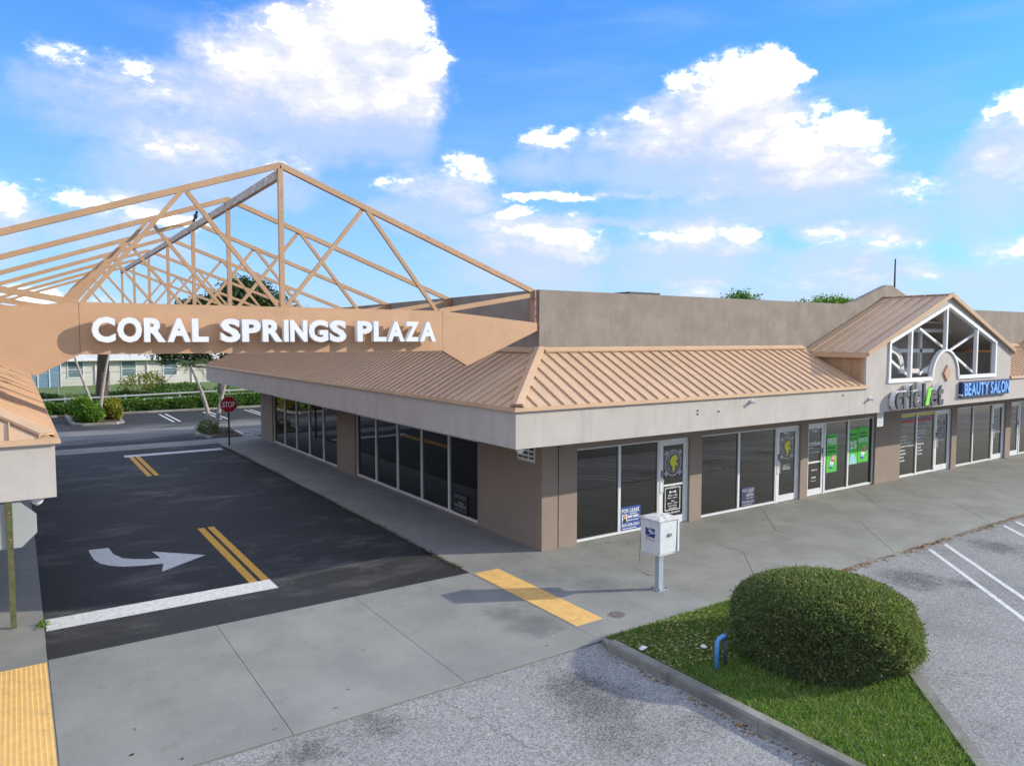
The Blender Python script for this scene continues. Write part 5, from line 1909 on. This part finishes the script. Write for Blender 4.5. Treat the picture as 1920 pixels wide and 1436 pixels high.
def fronds(t, top, n, L, droop, mat='palm_leaf', leaf=.30):
    for k in range(n):
        a = 2 * math.pi * k / n + random.uniform(-.25, .25)
        el = random.uniform(.1, 1.1)
        ln = L * random.uniform(.8, 1.15)
        pts = []
        for i in range(9):
            s = i / 8
            r = ln * s * math.cos(el * (1 - .5 * s))
            pts.append(Vector((top[0] + r * math.cos(a), top[1] + r * math.sin(a), top[2] + ln * s * math.sin(el) - droop * ln * s * s)))
        m = MB()
        m.tube(pts, [.018 - .0018 * i for i in range(9)], 4)
        for i in range(1, 9):
            d = (pts[i] - pts[i - 1]).normalized()
            sd = d.cross(Vector((0, 0, 1))).normalized()
            for sgn in (-1, 1):
                for q in (0, .5):
                    b = pts[i - 1].lerp(pts[i], q)
                    l2 = leaf * (1.1 - .6 * i / 8)
                    tip = b + sd * sgn * l2 + d * l2 * .5 - Vector((0, 0, l2 * random.uniform(.2, .7)))
                    m.add([b, b + d * .045, tip], [(0, 1, 2)])
        m.build('frond', mat, t)


def palm(loc, base, top, bend, r0, r1, n, L, droop, label, mat='pale_trunk', group=None):
    t = thing('palm_tree', loc, label, 'palm', group)
    pts = trunk_pts(base, top, bend)
    MB().tube(pts, [r0 + (r1 - r0) * i / 7 for i in range(8)], 8).build('trunk', mat, t, smooth=True)
    fronds(t, top, n, L, droop)
    return t


PG = 'slender palms on the rear islands'
palm((-1.25, 28.4, .05), (-1.30, 28.4, 0), (-2.25, 28.9, 3.55), (.12, 0, 0), .13, .06, 11, 1.3, .75, 'thin pale palm leaning left from the forked clump', group=PG)
palm((-1.05, 28.4, .05), (-1.10, 28.4, 0), (-.05, 28.7, 3.75), (-.12, 0, 0), .13, .06, 10, 1.3, .7, 'thin pale palm leaning right from the forked clump', group=PG)
palm((-5.9, 38.6, .05), (-5.9, 38.6, 0), (-7.2, 39.1, 4.5), (-.05, 0, .0), .10, .05, 9, 1.5, .8, 'thin curved palm leaning left over the bright shrub', group=PG)
palm((-5.75, 38.9, .05), (-5.78, 38.9, 0), (-4.9, 39.3, 4.9), (-.1, 0, 0), .11, .06, 9, 1.5, .8, 'pale thin palm standing upright in the left rear island', group=PG)
palm((-5.1, 46.3, 0), (-5.1, 46.3, -.05), (-4.75, 46.3, 5.4), (.05, 0, 0), .42, .36, 10, 1.9, .9, 'thick brown palm trunk behind the guardrail', 'palm_bark')


def tree(loc, h, clusters, n, size, mat, label, group=None, r=.28, limbs=7):
    t = thing('leafy_tree', loc, label, 'tree', group)
    x, y, z = loc
    fork = h * .42
    m = MB()
    m.tube([(x, y, z - .1), (x + .08, y, z + fork * .5), (x + .02, y + .05, z + fork)], [r * 1.2, r, r * .85], 9)
    m.build('trunk', 'bark', t, smooth=True)
    cl = [(x + c[0], y + c[1], z + c[2], c[3], c[4], c[5]) for c in clusters]
    for k in range(limbs):
        c = cl[k % len(cl)]
        e = Vector((c[0], c[1], c[2])) + Vector((random.uniform(-.4, .4) * c[3], random.uniform(-.4, .4) * c[4], 0))
        s = Vector((x + .02, y + .05, z + fork * random.uniform(.8, 1)))
        mid = s.lerp(e, .5) + Vector((0, 0, -.15 * (e - s).length))
        MB().tube([s, mid, e], [r * .5, r * .32, r * .12], 6).build('limb', 'bark', t, smooth=True)
    P, U = blob_points(cl, n, .15)
    # clump the leaves into twigs so sky shows between them
    k = max(1, n // 26)
    cen = P[RNG.choice(n, k, replace=False)]
    P = cen[RNG.integers(0, k, n)] + RNG.normal(0, 1, (n, 3)) * np.array([.30, .30, .20]) * (size / .24)
    leaves('crown', P, size, mat, t, .5, flat=.3)
    return t


oak = [(1.2, 0, 7.4, 2.4, 2.0, 1.7), (-1.3, .3, 6.6, 2.3, 2.0, 1.5), (3.6, .4, 7.2, 2.2, 2.0, 1.6), (2.2, .6, 8.8, 1.9, 1.7, 1.1), (-3.2, -.2, 5.7, 1.9, 1.7, 1.2), (-4.2, -.6, 4.6, 1.6, 1.3, .9), (5.6, .2, 6.3, 1.9, 1.7, 1.3), (-2.6, -.8, 4.2, 1.5, 1.2, .7), (0.3, -.8, 4.9, 1.8, 1.4, .8), (-2.7, -.3, 3.75, 1.9, 1.2, .6), (-.9, -.5, 3.65, 1.5, 1.0, .6)]
tree((3.05, 45.9, 0), 7.5, oak, 34000, .24, 'oak_leaf', 'big dark oak with its crown showing through the trusses', limbs=9)
tree((13.5, 50, 0), 6.8, [(0, 0, 5.6, 2.6, 2.2, 1.5), (-2.2, .3, 5.0, 1.8, 1.5, 1.2), (1.8, 0, 6.2, 1.6, 1.5, 1.0)], 9000, .24, 'oak_leaf', 'smaller dark tree right of the oak, behind the side parapet')
tree((57.2, 40, 0), 9, [(0, 0, 8.7, 2.2, 2.0, 1.4), (-1.4, .2, 7.9, 1.5, 1.4, 1.1), (1.6, -.1, 8.2, 1.4, 1.4, 1.1)], 5200, .30, 'hedge_leaf', 'small treetop peeking over the parapet above the second shop')
tree((74, 40, 0), 9, [(0, 0, 8.6, 3.2, 2.6, 1.6), (-4.0, .2, 8.0, 2.6, 2.2, 1.5), (4.2, -.1, 8.3, 2.8, 2.2, 1.5), (1.6, 0, 9.2, 2.0, 1.8, 1.0)], 11000, .32, 'bright_leaf', 'wide bright treetop showing over the parapet left of the gable')
tree((103, 44, 0), 9, [(0, 0, 7.9, 2.2, 2.0, 1.5), (1.6, 0, 7.4, 1.6, 1.6, 1.2)], 3000, .3, 'hedge_leaf', 'small dark treetop at the right picture edge above the parapet')
tree((-15.2, 62, 0), 7.6, [(0, 0, 7.4, .9, .9, 1.3), (.2, 0, 6.3, 1.2, 1.0, 1.0)], 3000, .25, 'oak_leaf', 'slim dark treetop visible at the left below the truss ties')
tree((-4.8, 80.5 + 8, 0), 5.5, [(0, 0, 4.6, 2.5, 2, 1.3), (3, 0, 4.4, 2.2, 2, 1.2)], 3500, .3, 'hedge_leaf', 'tree behind the roof of the white house')
